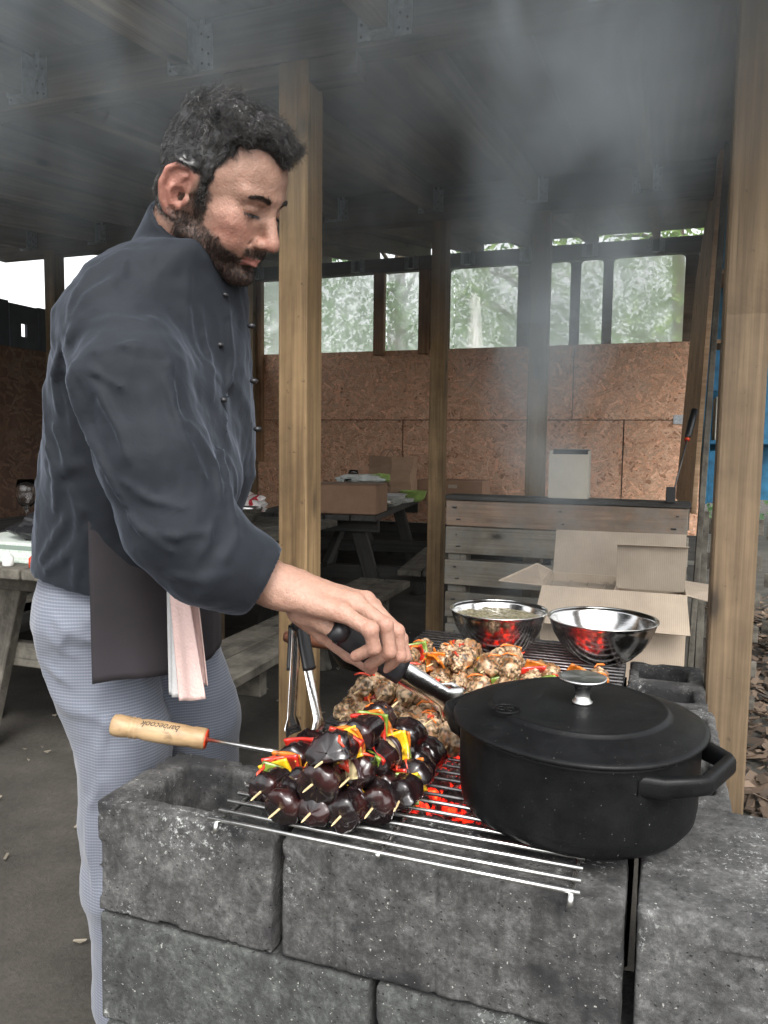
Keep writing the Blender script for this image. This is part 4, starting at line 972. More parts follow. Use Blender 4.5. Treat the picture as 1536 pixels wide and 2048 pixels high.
mn, t, b = newmat('newsprint'); v = coords(t, (1, 1, 1), False); bk_ = N(t, 'ShaderNodeTexBrick'); bk_.inputs['Scale'].default_value = 22; bk_.inputs['Color1'].default_value = (.62, .70, .62, 1); bk_.inputs['Color2'].default_value = (.48, .56, .48, 1); bk_.inputs['Mortar'].default_value = (.70, .76, .70, 1); bk_.inputs['Mortar Size'].default_value = .03
rt = N(t, 'ShaderNodeMapping'); rt.inputs['Rotation'].default_value = (R_(90), 0, 0); L(t, v, rt.inputs[0]); L(t, rt.outputs[0], bk_.inputs['Vector']); L(t, bk_.outputs['Color'], b.inputs['Base Color']); b.inputs['Roughness'].default_value = .7; M_news = mn
box2('carton', (-2.30, 1.98, TZ), (-1.815, 2.22, TZ+.068), M_news, nb, .003); box2('band', (-2.30, 1.9785, TZ+.045), (-1.815, 1.98-.0003, TZ+.060), plain('grey_print', (.2, .26, .22), .7), nb, 0)
# dark bottles and bits
for k, (x, y) in enumerate(((-1.83, 1.93), (-1.90, 1.94), (-2.0, 1.93))):
    V, F = lathe_data([(.001, 0), (.016, 0), (.018, .004), (.018, .03), (.008, .04), (.008, .048), (.001, .048)], 16, c=(x, y, .7595)); tag(mk('small_bottle', V, F, (M_foil, M_red, M_white)[k], None, True), ('silver capped small bottle nearest the chef on the grey table', 'small red bottle in front of the newspaper box', 'small white bottle leftmost in front of the newspaper box')[k], 'bottle')
# ------------------------------------------------------------------ the chef
PER = empty('person', (-.80, 1.10, 0), 'bearded man in dark chef jacket, black apron and checked trousers turning skewers with tongs', 'person')
def Rmat(y, p, r):
    return np.array((Matrix.Rotation(y, 3, 'Z') @ Matrix.Rotation(p, 3, 'Y') @ Matrix.Rotation(r, 3, 'X')))
HC = np.array([-.645, 1.030, 1.526]); HR = Rmat(.03, .55, .20); HS = .985
def warp(P):
    Q = np.array(P, float); z = Q[..., 2]; Q[..., 2] = np.where(z < -.016, -.016+(z+.016)*1.22, z); return Q
def h2w(P): return (np.asarray(P)*HS) @ HR.T+HC
def sym(P):
    Q = P.copy(); Q[..., 1] = np.abs(Q[..., 1]); return Q
def head_sdf(P):
    P = warp(P)
    Q = sym(P)
    d = s_ell(P, (-.005, 0, .045), (.094, .076, .088))
    d = smin(d, s_ell(P, (.030, 0, .062), (.060, .064, .060)), .02)
    d = smin(d, s_ell(P, (.042, 0, -.008), (.054, .059, .080)), .02)
    d = smin(d, s_ell(Q, (.036, .014, -.052), (.046, .038, .036)), .02)
    d = smin(d, s_cap(Q, (.006, .050, -.052), (.076, .014, -.084), .017, .017), .018)
    d = smin(d, s_ell(P, (.083, 0, -.086), (.017, .020, .017)), .012)
    d = smin(d, s_ell(Q, (.060, .046, .002), (.022, .018, .018)), .018)
    d = smin(d, s_ell(Q, (.064, .034, -.026), (.026, .022, .028)), .018)
    d = smin(d, s_ell(P, (.076, 0, -.036), (.024, .030, .028)), .014)
    d = smin(d, s_cap(Q, (.086, .008, .047), (.072, .046, .046), .0105, .010), .012)
    # sockets and lids
    d = smax(d, -s_ell(Q, (.103, .031, .027), (.016, .017, .0115)), .012)
    d = smin(d, s_ell(Q, (.0745, .031, .0275), (.0140, .0155, .0130)), .004)
    d = smax(d, -s_cap(Q, (.0915, .017, .0335), (.083, .045, .0335), .0012, .0012), .003)
    d = smax(d, -s_cap(Q, (.0900, .018, .0200), (.081, .045, .0215), .0012, .0010), .002)
    # nose
    d = smin(d, s_cap(P, (.089, 0, .034), (.1125, 0, -.003), .0080, .0105), .011)
    d = smin(d, s_ell(P, (.1145, 0, -.009), (.0125, .0120, .0110)), .006)
    d = smin(d, s_ell(Q, (.102, .0125, -.0145), (.0105, .0072, .0080)), .004)
    d = smax(d, -s_ell(Q, (.1075, .0068, -.0235), (.0050, .0034, .0040)), .002)
    d = smax(d, -s_cap(Q, (.099, .0205, -.011), (.088, .027, -.026), .0016, .001), .006)
    # lips
    d = smin(d, s_cap(Q, (.1000, .000, -.0440), (.0885, .022, -.0490), .0056, .0030), .004)
    d = smin(d, s_cap(Q, (.0975, .000, -.0545), (.0875, .019, -.0515), .0062, .0035), .004)
    d = smax(d, -s_cap(Q, (.1065, .000, -.0488), (.0890, .025, -.0505), .0014, .0012), .002)
    d = smax(d, -s_ell(Q, (.097, .0, -.067), (.010, .016, .004)), .008)
    # ears
    R0 = np.array(Matrix.Rotation(R_(-26), 3, 'Z')); c = np.array([-.006, .0775, .002]); E = (Q-c) @ np.linalg.inv(R0).T/1.06
    e = s_ell(E, (-.008, .002, .002), (.019, .0035, .033))
    hel = [(.012, .001, .010), (.011, .002, .026), (.002, .003, .037), (-.013, .004, .036), (-.024, .005, .024), (-.027, .005, .006), (-.021, .004, -.014), (-.010, .002, -.030), (.001, .0, -.034)]
    e = smin(e, s_chain(E, hel, [.0034, .004, .0042, .0044, .0046, .0046, .0044, .005, .0065]), .003)
    e = smin(e, s_chain(E, [(.001, .005, .026), (-.011, .006, .016), (-.014, .006, .0), (-.006, .005, -.014)], [.0026, .0036, .0038, .003]), .003)
    e = smax(e, -s_ell(E, (.000, .009, -.001), (.010, .009, .013)), .003)
    e = smax(e, -s_ell(E, (-.012, .011, .020), (.012, .006, .012)), .003)
    e = smin(e, s_ell(E, (.0105, .003, -.004), (.005, .004, .007)), .003)
    d = smin(d, e, .006)
    # neck
    d = smin(d, s_cap(P, (-.030, 0, -.020), (-.034, 0, -.19), .055, .059), .022)
    d = smin(d, s_cap(P, (.010, 0, -.05), (-.020, 0, -.17), .045, .055), .02)
    d = d+.0009*fbm(P, 60, 5, 2)
    return d
hv_, hq_ = sdf_mesh(head_sdf, (-.125, -.10, -.20), (.14, .10, .15), .0021)
# surface normals by finite difference
def sdn(fn, V, e=.0015):
    g = np.stack([fn(V+np.eye(3)[i]*e)-fn(V-np.eye(3)[i]*e) for i in range(3)], -1); return g/np.maximum(np.linalg.norm(g, axis=1)[:, None], 1e-9)
def sst(a, b, x): t = np.clip((x-a)/(b-a), 0, 1); return t*t*(3-2*t)
def hair_mask(V):
    V = warp(V)
    x, y, z = V[:, 0], np.abs(V[:, 1]), V[:, 2]
    n = .006*vnoise(V, 90, 3)
    front = .030+.40*np.clip(z-.050, 0, .045)+.75*np.clip(z-.098, 0, .04)+.040*np.exp(-(y/.026)**2)*sst(.078, .10, z)
    m = sst(.006, -.006, x-front+n)*sst(.030, .046, z+n)
    side = sst(.006, -.004, x-.030+n)*sst(-.010, .004, x+.002)*sst(-.012, .006, z)*(y > .05)
    back = sst(.0, -.012, x+.012)*sst(-.062, -.035, z+n)
    ear = sst(-.034, -.030, x)*sst(.015, .011, x)*sst(-.047, -.043, z)*sst(.044, .040, z)*(y > .05)
    return np.clip(m+side*.9+back, 0, 1)*(1-ear)
def beard_mask(V):
    V = warp(V)
    x, y, z = V[:, 0], np.abs(V[:, 1]), V[:, 2]; n = .005*vnoise(V, 110, 9)
    line = -.020-.22*np.clip(x-.02, 0, .06)-.35*np.clip(x-.065, 0, .03)
    m = sst(.005, -.006, z-line+n)*sst(-.130, -.085, z+n)*sst(-.022, -.002, x+n)
    sb = sst(.005, -.004, x-.034+n)*sst(.004, .014, x)*sst(.030, .015, z)*sst(-.03, -.02, z)*(y > .045)
    mus = sst(.080, .088, x)*sst(-.024, -.029, z)*sst(-.046, -.041, z)*sst(.034, .026, y)
    lips = sst(.026, .020, y)*(x > .082)*sst(-.0405, -.043, z)*sst(-.0625, -.0600, z)
    und = sst(.031, .024, y)*(x > .075)*sst(-.028, -.024, z)
    return np.clip(np.maximum(np.maximum(m, sb), mus)*(1-lips)*(1-und), 0, 1), lips
hm = hair_mask(hv_); bmk, lp_ = beard_mask(hv_)
x, y, z = hv_[:, 0], np.abs(hv_[:, 1]), warp(hv_)[:, 2]
skin = np.tile([.32, .185, .135], (len(hv_), 1))
red = np.exp(-((x-.068)**2+(y-.042)**2+(z+.010)**2)/.0007)+.9*np.exp(-((x-.112)**2+y**2+(z+.012)**2)/.00025)+.8*sst(.074, .080, y)*(np.abs(x) < .04)*(z < .06)
skin = skin*(1-.55*np.clip(red, 0, 1)[:, None])+np.array([.36, .105, .08])*.55*np.clip(red, 0, 1)[:, None]
skin = skin*(1+.09*fbm(hv_, 45, 2)[:, None]+.07*vnoise(hv_, 260, 6)[:, None]*np.array([.6, 1, 1]))
skin = skin*(1-lp_[:, None])+np.array([.40, .175, .145])*lp_[:, None]
dk = np.array([.055, .04, .034]); skin = skin*(1-.72*bmk[:, None])+dk*.72*bmk[:, None]; skin = skin*(1-.9*hm[:, None])+dk*.9*hm[:, None]
# dark lash line and lid shade of the downcast eyes, painted into the skin
ll = np.exp(-((z-.0205)**2)/(.0011**2))*(y > .017)*(y < .046)*(x > .076); skin = skin*(1-.8*ll[:, None])+np.array([.03, .02, .018])*.8*ll[:, None]
# ---- arm and hand
def PX(l): return [np.array(atY(a, b_, c)) for a, b_, c in l]
wr = atY(572, 1180, .985); fa = atY(470, 1128, .950); el = atY(345, 1065, .900); sh = atY(236, 650, .905)
fing = {'index': ([(684, 1226, .985), (741, 1259, .975), (748, 1296, .980), (712, 1312, .990)], [.0125, .0105, .0098, .0085]),
        'middle': ([(712, 1206, 1.015), (771, 1250, 1.005), (779, 1303, 1.008), (741, 1329, 1.020)], [.0125, .0105, .0098, .0085]),
        'ring': ([(733, 1203, 1.045), (794, 1262, 1.035), (800, 1312, 1.035), (768, 1339, 1.045)], [.0118, .0100, .0092, .0080]),
        'little': ([(745, 1213, 1.072), (803, 1277, 1.064), (811, 1313, 1.062), (787, 1335, 1.068)], [.0105, .0088, .0082, .0072]),
        'thumb': ([(598, 1226, 1.00), (648, 1268, 1.022), (700, 1308, 1.030), (742, 1336, 1.030)], [.017, .0135, .0118, .0095])}
def hand_sdf(P):
    d = s_chain(P, [np.array(el), np.array(fa), np.array(wr)+np.array([-.02, 0, .006])], [.048, .041, .031])
    d = smin(d, s_cap(P, np.array(wr)+np.array([-.02, 0, .006]), np.array(wr)+np.array([.01, .012, 0]), .0305, .027), .015)
    for k, (pts, rad) in fing.items():
        Q = PX(pts)
        if k != 'thumb':
            w0 = np.array(wr)+np.array([0, {'index': -.008, 'middle': .002, 'ring': .012, 'little': .020}[k], {'index': -.006, 'middle': .004, 'ring': .004, 'little': -.002}[k]])
            d = smin(d, s_cap(P, w0, Q[0], .021, .0135), .016)
    for k, (pts, rad) in fing.items():
        Q = PX(pts)
        f = s_chain(P, Q, rad, .004)
        # knuckles
        f = smin(f, np.linalg.norm(P-Q[1], axis=-1)-rad[1]*1.02, .005)
        d = smin(d, f, .0065 if k != 'thumb' else .009)
    # web and thenar, tendon ridges
    d = smin(d, s_cap(P, atY(610, 1218, .995), atY(668, 1262, 1.005), .019, .012), .012)
    for k in ('index', 'middle', 'ring'):
        Q = PX(fing[k][0]); d = smin(d, s_cap(P, Q[0]+np.array([-.045, -.002, .006]), Q[0]+np.array([0, -.001, .004]), .008, .010), .008)
    return d+.0006*fbm(P, 90, 3, 2)
lo = np.array(wr)-np.array([.30, .13, .13]); hi = np.array(wr)+np.array([.22, .16, .17])
av, aq = sdf_mesh(hand_sdf, (-.70, .84, .82), (-.31, 1.13, 1.10), .0022)
ac = np.tile([.35, .205, .15], (len(av), 1)); kn_ = np.zeros(len(av))
for k, (pts, rad) in fing.items():
    for q in PX(pts): kn_ += np.exp(-((av-q)**2).sum(1)/(.014**2))
ac = ac*(1-.35*np.clip(kn_, 0, 1)[:, None])+np.array([.36, .14, .105])*.35*np.clip(kn_, 0, 1)[:, None]; ac *= 1+.07*fbm(av, 40, 4)[:, None]
M_skin = attr_mat('skin', .50, .0022, 330, .16, .42, 0, .12, 170)
# ---- hidden limbs under the clothes, one body
hipR = atY(170, 1235, 1.03); hipL = hipR+np.array([.02, .19, 0])
legR = [np.array(atY(186, 1260, 1.05)), np.array(atY(246, 1500, 1.07)), np.array(atY(255, 1750, 1.08)), np.array(atY(268, 1990, 1.09))]
legR.append(np.array([legR[3][0]+.005, 1.10, .09]))
legL = [np.array(atY(330, 1240, 1.22)), np.array(atY(400, 1440, 1.25)), np.array(atY(408, 1620, 1.27))]; legL += [np.array([legL[2][0]+.02, 1.28, .40]), np.array([legL[2][0]+.02, 1.29, .09])]
lv = [(490, 290, 440, 1.04, .095), (560, 222, 465, 1.04, .140), (650, 160, 484, 1.04, .165), (760, 138, 485, 1.05, .16), (860, 126, 490, 1.06, .155), (950, 118, 482, 1.07, .150), (1050, 104, 450, 1.09, .150), (1175, 95, 392, 1.10, .150)]
tz, tx, ta_, tb_, ty = [], [], [], [], []
for (py, p0, p1, Y, b_) in lv:
    c = atY((p0+p1)/2, py, Y); dist = np.linalg.norm(c[:2]); s = (p1-p0)/2*dist/_f*1.0; phi = math.atan2(-c[0], c[1])
    a = math.sqrt(max(s*s-(b_*math.sin(phi))**2, .08**2))/math.cos(phi); a = max(a, .095); tz.append(c[2]); tx.append(c[0]); ta_.append(a); tb_.append(b_); ty.append(Y)
tz, tx, ta_, tb_, ty = [np.array(q)[::-1] for q in (tz, tx, ta_, tb_, ty)]
def torso_sdf(P, off=0.):
    z = P[..., 2]; cx = np.interp(z, tz, tx); a = np.interp(z, tz, ta_)+off; b_ = np.interp(z, tz, tb_)+off; cy = np.interp(z, tz, ty)
    k = (np.abs((P[..., 0]-cx)/a)**2.3+np.abs((P[..., 1]-cy)/b_)**2.3)**(1/2.3)
    d = (k-1)*np.minimum(a, b_)
    return d
neck0 = h2w((-.026, 0, -.11)); neck1 = h2w((-.034, 0, -.20))
def body_sdf(P):
    d = smax(torso_sdf(P, -.03), P[..., 2]-tz[-1]+.02, .03)
    d = smax(d, .86-P[..., 2], .03)
    d = smin(d, s_cap(P, neck0, neck1, .052, .054), .03)
    for S_ in (1, -1):
        leg = legR if S_ > 0 else legL; d = smin(d, s_chain(P, leg, [.085, .065, .05, .042, .035]), .03)
    d = smin(d, s_chain(P, [np.array(sh)+np.array([0, .03, -.03]), el, fa], [.040, .042, .036]), .02)
    d = smin(d, s_chain(P, [np.array([sh[0]-.09, 1.19, sh[2]-.03]), np.array([-.87, 1.31, 1.12]), np.array([-.77, 1.235, .95])], [.05, .042, .030]), .02)
    d = smin(d, s_ell(P, (-.75, 1.22, .92), (.035, .02, .035)), .02)
    return d
bv_, bq_ = sdf_mesh(body_sdf, (-1.12, .80, .03), (-.38, 1.42, 1.56), .012)
V = np.concatenate([h2w(hv_), av, bv_]); Q = np.concatenate([hq_, aq+len(hv_), bq_+len(hv_)+len(av)])
C = np.concatenate([skin, ac, np.tile([.42, .26, .19], (len(bv_), 1))])
mk('body', V, Q, M_skin, PER, True, (-.80, 1.10, 0), C)
# ---- strands
def strands(name, P, Nn, D, ln, wd, colr, parent, curl=0., seg=3, mat=None, seed=1, lift=.35):
    r = np.random.default_rng(seed); n = len(P); V = np.zeros((n, seg+1, 3, 3)); D = D/np.maximum(np.linalg.norm(D, axis=1)[:, None], 1e-9)
    side = np.cross(D, Nn); side /= np.maximum(np.linalg.norm(side, axis=1)[:, None], 1e-9); ph = r.uniform(0, 6.28, n)
    for i in range(seg+1):
        t = i/seg; w = wd*(1-.75*t)
        c = P+ln[:, None]*t*(D*(1-.1*t)+Nn*lift*(1-t*.7))+side*(curl*ln*np.sin(ph+t*5))[:, None]+Nn*(curl*.5*ln*np.cos(ph+t*5)*t)[:, None]
        V[:, i, 0] = c-side*w; V[:, i, 1] = c+side*w; V[:, i, 2] = c+Nn*w*1.2
    V = V.reshape(n, -1, 3); F = []
    for i in range(seg):
        for k in range(3): F.append([i*3+k, i*3+(k+1) % 3, (i+1)*3+(k+1) % 3, (i+1)*3+k])
    F = np.array(F); Fa = (F[None]+np.arange(n)[:, None, None]*(3*(seg+1))).reshape(-1, 4)
    Ca = np.repeat(colr, 3*(seg+1), 0)
    return mk(name, h2w(V.reshape(-1, 3)), Fa, mat, parent, True, None, Ca)
M_hair = attr_mat('hair', .38, 0, 80, 0, .5)
nrm = sdn(head_sdf, hv_)
r = np.random.default_rng(5)
def pick(mask, n):
    p = mask*(mask > .25); p = p/p.sum(); i = r.choice(len(hv_), n, p=p); j = hv_[i]+r.normal(0, .0009, (n, 3)); return i, j
# hair cap: thick wavy shape over the scalp
def cap_sdf(P):
    d = head_sdf(P); sh_ = P.shape[:-1]; m = hair_mask(P.reshape(-1, 3)).reshape(sh_); z = P[..., 2]; xx = P[..., 0]
    top = sst(.07, .125, z); fr = sst(.02, .08, xx)*sst(.08, .11, z)
    th = .003+.010*top+.008*fr+.002*sst(.02, -.07, xx)*sst(.0, .05, z)
    lump = fbm(P*np.array([1, 1, .75]), 75, 13, 3)
    return d-(th+.0042*lump*(.35+top))*m+.022*(1-m)
cv, cq = sdf_mesh(cap_sdf, (-.15, -.115, -.09), (.14, .115, .19), .0026)
gcol = lambda Pp: np.clip(sst(.055, .0, Pp[:, 2])*sst(.045, .065, np.abs(Pp[:, 1]))*.6+.25*sst(.02, -.08, Pp[:, 0]), 0, 1)
def hcol(Pp, k=.16, rr=r):
    g = gcol(Pp); s = rr.random(len(Pp)); base = np.array([.016, .014, .013])*rr.uniform(.6, 1.7, (len(Pp), 1)); grey = np.array([.26, .25, .24])
    w = (s < g*.55+.02)[:, None]*rr.uniform(.4, 1, (len(Pp), 1)); return base*(1-w)+grey*w
hair = mk('hair', h2w(cv), cq, M_hair, PER, True, None, np.tile([.014, .0125, .012], (len(cv), 1)))
nc = sdn(cap_sdf, cv); sel = r.choice(len(cv), 24000); pj_ = cv[sel]+r.normal(0, .0008, (24000, 3)); nn_ = nc[sel]; ok = hair_mask(pj_) > .45; pj_, nn_ = pj_[ok], nn_[ok]
flow = np.stack([fbm(pj_, 28, 41)+.6*np.where(pj_[:, 2] > .09, 1, -.4), fbm(pj_, 28, 43), fbm(pj_, 28, 45)-np.where(pj_[:, 2] > .10, .1, .9)], -1); flow -= nn_*(flow*nn_).sum(1)[:, None]
topm = sst(.06, .12, pj_[:, 2]); ln = .008+.014*topm*r.uniform(.5, 1.3, len(pj_))+.003*r.random(len(pj_))
o = strands('hair_strands', pj_-nn_*.001, nn_, flow, ln, .00042, hcol(pj_), hair, .28, 4, M_hair, 3, .27); o['kind'] = 'stuff'
hl_ = hm*(hm > .12); i, pj_ = pick(hl_, 9000); nn_ = nrm[i]; dr = np.stack([-.5+0*pj_[:, 0], .5*np.sign(pj_[:, 1]), .35-1.2*(pj_[:, 2] < .08)], -1)+r.normal(0, .45, pj_.shape); dr -= nn_*(dr*nn_).sum(1)[:, None]
o = strands('hairline_strands', pj_, nn_, dr, .006+.006*r.random(len(pj_)), .00026, hcol(pj_), hair, .2, 3, M_hair, 12, .35); o['kind'] = 'stuff'
i, pj_ = pick(bmk, 8500); nn_ = nrm[i]; dr = np.stack([.3+0*pj_[:, 0], .2*pj_[:, 1]*10, -1+0*pj_[:, 0]], -1)+r.normal(0, .45, pj_.shape); dr -= nn_*(dr*nn_).sum(1)[:, None]
bc_ = np.array([.014, .010, .009])*r.uniform(.6, 1.8, (len(pj_), 1)); bc_ = np.where((r.random(len(pj_)) < .07+.15*(pj_[:, 2] > -.03))[:, None], [.10, .075, .055], bc_)
o = strands('beard', pj_, nn_, dr, .0028+.0040*bmk[i]*r.uniform(.4, 1.2, len(pj_)), .00032, bc_, PER, .15, 2, M_hair, 4, .55)
# brows and lashes
BP = []; BD = []
for s in (-1, 1):
    for k in range(360):
        t = r.random(); yy = .012+.036*t; zz = .0445+.0060*math.sin(t*2.3)-.004*t+r.normal(0, .0026*(1-.6*t)); BP.append((.12, s*yy, zz)); BD.append((-.1, s*(1.0), .75-1.1*t))
BP = np.array(BP); BD = np.array(BD)
for it in range(40):
    dd = head_sdf(BP); BP[:, 0] -= dd*.7
bn = sdn(head_sdf, BP); o = strands('eyebrows', BP, bn, BD, np.full(len(BP), .0062), .00028, np.tile([.03, .024, .02], (len(BP), 1)), PER, .1, 3, M_hair, 6, .3); o['kind'] = 'stuff'
LP = []; LD = []
for s in (-1, 1):
    for k in range(110):
        t = r.random(); LP.append((.12, s*(.018+.027*t), .0212+.0008*t)); LD.append((1.0, s*(-.3+1.0*t), -.75))
LP = np.array(LP); LD = np.array(LD)
for it in range(40): LP[:, 0] -= head_sdf(LP)*.7
ln_ = sdn(head_sdf, LP); 
for s in (-1, 1):
    q = LP[:, 1]*s > 0; strands('eyelashes', LP[q], ln_[q], LD[q], np.full(q.sum(), .0062), .00034, np.tile([.01, .008, .008], (q.sum(), 1)), PER, .05, 3, M_hair, 7, -.1)['kind'] = 'stuff'
# ---- jacket
def march(fn, px, py, t0=.6, t1=1.8):
    d = ray(px, py); t = t0
    for k in range(90):
        s = float(fn((_C+t*d)[None])[0]); 
        if s < .0006: return _C+t*d
        t += max(s*.6, .0008)
        if t > t1: return None
    return _C+t*d
slv = [(np.array(sh)+np.array([.005, .045, .0]), .046), (np.array(sh)+np.array([.0, .010, -.02]), .064), (np.array(atY(268, 760, .875)), .074), (np.array(atY(312, 920, .875)), .074), (np.array(atY(358, 1045, .89)), .075), (np.array(atY(418, 1112, .915)), .070), (np.array(atY(480, 1140, .950)), .060), (np.array(atY(528, 1158, .968)), .050)]
cuffc = np.array(atY(532, 1150, .970)); cuffn = np.array(wr)-np.array(el); cuffn /= np.linalg.norm(cuffn)
cax = (h2w((-.026, 0, -.11)), h2w((-.036, 0, -.20)))
def jacket0(P):
    d = torso_sdf(P, .004)
    top = tz[-1]
    d = smax(d, P[..., 2]-(top-.005), .05)
    # shoulders slope
    d = smin(d, s_cap(P, (tx[-2]-.005, 1.04-.09, tz[-2]-.050), (tx[-2]-.005, 1.04+.09, tz[-2]-.050), .045, .045), .035)
    d = smin(d, s_cap(P, np.array(cax[1])+np.array([0, 0, -.01]), np.array(cax[1])+np.array([-.02, 0, -.07]), .064, .075), .03)
    d = smin(d, s_cap(P, np.array(cax[0])+np.array([-.002, 0, -.02]), np.array(cax[1]), .060, .080), .03)
    s = s_chain(P, [q for q, _ in slv], [q for _, q in slv], .02)
    d = smin(d, s, .022+.04*sst(1.16, 1.32, P[..., 2]))
    d = smin(d, s_chain(P, [np.array([-.675, .965, 1.215]), np.array([-.665, .975, 1.12])], [.070, .085], .03), .04)
    s2 = s_chain(P, [np.array([sh[0]-.085, 1.175, sh[2]-.02]), np.array([-.87, 1.31, 1.12]), np.array([-.785, 1.245, .975])], [.066, .066, .052], .02)
    d = smin(d, s2, .022)
    return d
folds = [([(247, 500), (222, 522), (190, 548), (160, 585), (140, 640)], .0055), ([(250, 520), (243, 548), (215, 575), (182, 596), (157, 630), (142, 685)], .006), ([(205, 615), (170, 640), (145, 672), (134, 700)], .0055),
         ([(130, 695), (150, 760), (176, 850), (212, 940), (262, 1035)], .008), ([(152, 735), (200, 785), (238, 860), (255, 920)], .007), ([(140, 712), (190, 745), (240, 775)], .006), ([(262, 1040), (300, 1075), (345, 1105)], .005),
         ([(478, 1062), (450, 1110), (405, 1185)], .007), ([(430, 1030), (420, 1080), (385, 1130)], .005), ([(135, 1035), (108, 1082), (85, 1118)], .007), ([(178, 1060), (140, 1105), (98, 1140)], .008), ([(168, 1095), (158, 1130), (150, 1172)], .006), ([(165, 928), (135, 942), (100, 945)], .005),
         ([(110, 855), (125, 890), (140, 930)], .0055), ([(120, 700), (110, 760), (118, 820)], .006), ([(300, 430), (265, 445), (225, 480)], .0045), ([(330, 760), (370, 880), (410, 960)], .006), ([(300, 640), (340, 730), (350, 820)], .005), ([(440, 900), (455, 980), (470, 1040)], .006), ([(400, 620), (420, 720), (425, 800)], .004), ([(195, 700), (260, 690), (330, 705)], .005), ([(160, 660), (230, 640), (290, 650)], .0045), ([(240, 960), (300, 1000), (370, 1015)], .006), ([(280, 1060), (350, 1075), (420, 1060)], .0055), ([(380, 850), (430, 930), (445, 1000)], .006), ([(455, 620), (462, 720), (455, 860)], .0035), ([(100, 900), (118, 960), (112, 1020)], .006), ([(145, 980), (165, 1020), (158, 1070)], .0055), ([(340, 1150), (400, 1160), (455, 1145)], .005)]
FL = []
for pts, rr in folds:
    q = [march(jacket0, *p) for p in pts]; q = [p for p in q if p is not None]
    if len(q) > 1: FL.append((q, rr))
def jacket(P):
    d = jacket0(P)
    near = d < .03
    for q, rr in FL:
        n = len(q); rad = [rr*math.sin(math.pi*(i+.6)/(n+.2)) for i in range(n)]
        d = smin(d, s_chain(P, q, [a*1.15 for a in rad])+.0005, .010)
    w = P.copy(); w[..., 2] *= .55
    w2 = P.copy(); w2[..., 2] *= .45; w2 = w2+.03*vnoise(P, 6, 33)[..., None]; rg = np.clip(1-np.abs(vnoise(w2, 13, 37))*1.0-.80, 0, .2)/.2; d = d-.0032*rg*sst(.2, .7, vnoise(P, 7, 39)+.5)
    d = d+.0036*fbm(w+.02*vnoise(P, 9, 8)[..., None], 15, 17, 3)*1.0+.0012*fbm(P, 60, 19, 2)
    d = smax(d, np.where(np.linalg.norm(P-cuffc, axis=-1) < .12, P @ cuffn-cuffc @ cuffn, -1.), .002)
    # open the hem and the cuff so that the cloth has an edge
    hemz = .925+.03*sst(-.78, -.98, P[..., 0])+.004*vnoise(P, 12, 5)
    d = smax(d, hemz-P[..., 2], .004)
    inner = smin(torso_sdf(P, -.018), s_chain(P, [q for q, _ in slv[5:]]+[slv[-1][0]+cuffn*.05], [.066, .050, .043, .043]), .01)
    inn2 = np.where(P[..., 2] < .99, torso_sdf(P, -.010), 1.)
    d = smax(d, -inn2, .003)
    d = smax(d, -s_chain(P, [slv[-2][0], slv[-1][0], slv[-1][0]+cuffn*.06], [.047, .0445, .0445]), .002)
    # stand collar
    a, b_ = np.array(cax[0]), np.array(cax[1]); ax = (b_-a)/np.linalg.norm(b_-a); t = (P-a) @ ax; rad = np.linalg.norm(P-a-t[..., None]*ax, axis=-1)
    band = smax(np.abs(rad-.0715-.003*np.sin(t*30))-.0042, np.maximum(-.058-t+.012*np.cos(np.arctan2((P-a)[..., 1], (P-a)[..., 0])), t-.03), .002)
    d = smax(d, -(smax(rad-.066, t-.045, .002)), .004); d = smin(d, band, .006)
    return d
jv, jq = sdf_mesh(jacket, (-1.10, .76, .88), (-.42, 1.40, 1.58), .0052)
mj, t, b = newmat('navy_twill'); v = coords(t, (1, 1, 1), False); f = noise(t, v, 6, 4, .6); b.inputs['Roughness'].default_value = .78
L(t, ramp(t, f, [(.3, (.0065, .0085, .0120)), (.7, (.011, .014, .019))]), b.inputs['Base Color']); b.inputs['Sheen Weight'].default_value = .16; b.inputs['Sheen Roughness'].default_value = .4; b.inputs['Sheen Tint'].default_value = (.7, .8, 1, 1); b.inputs['Specular IOR Level'].default_value = .3
bump(t, b, noise(t, v, 24, 5, .55, .8), .005, .35); M_jack = mj
jk = mk('jacket', jv, jq, M_jack, PER, True, (-.80, 1.10, 0))
for (px, py) in ((504, 652), (509, 762), (516, 858)):
    q = atY(px-1, py, 1.02); V, F = lathe_data([(.0008, -.004), (.005, -.003), (.0066, 0), (.005, .003), (.0008, .004)], 14, c=tuple(q)); mk('button', V, F, M_black, jk, True)
for (px, py) in ((440, 690), (447, 800), (450, 590)):
    q = march(jacket0, px, py)
    if q is not None: V, F = lathe_data([(.0008, -.004), (.005, -.003), (.006, 0), (.005, .003), (.0008, .004)], 14, c=tuple(q)); mk('button', V, F, M_black, jk, True)
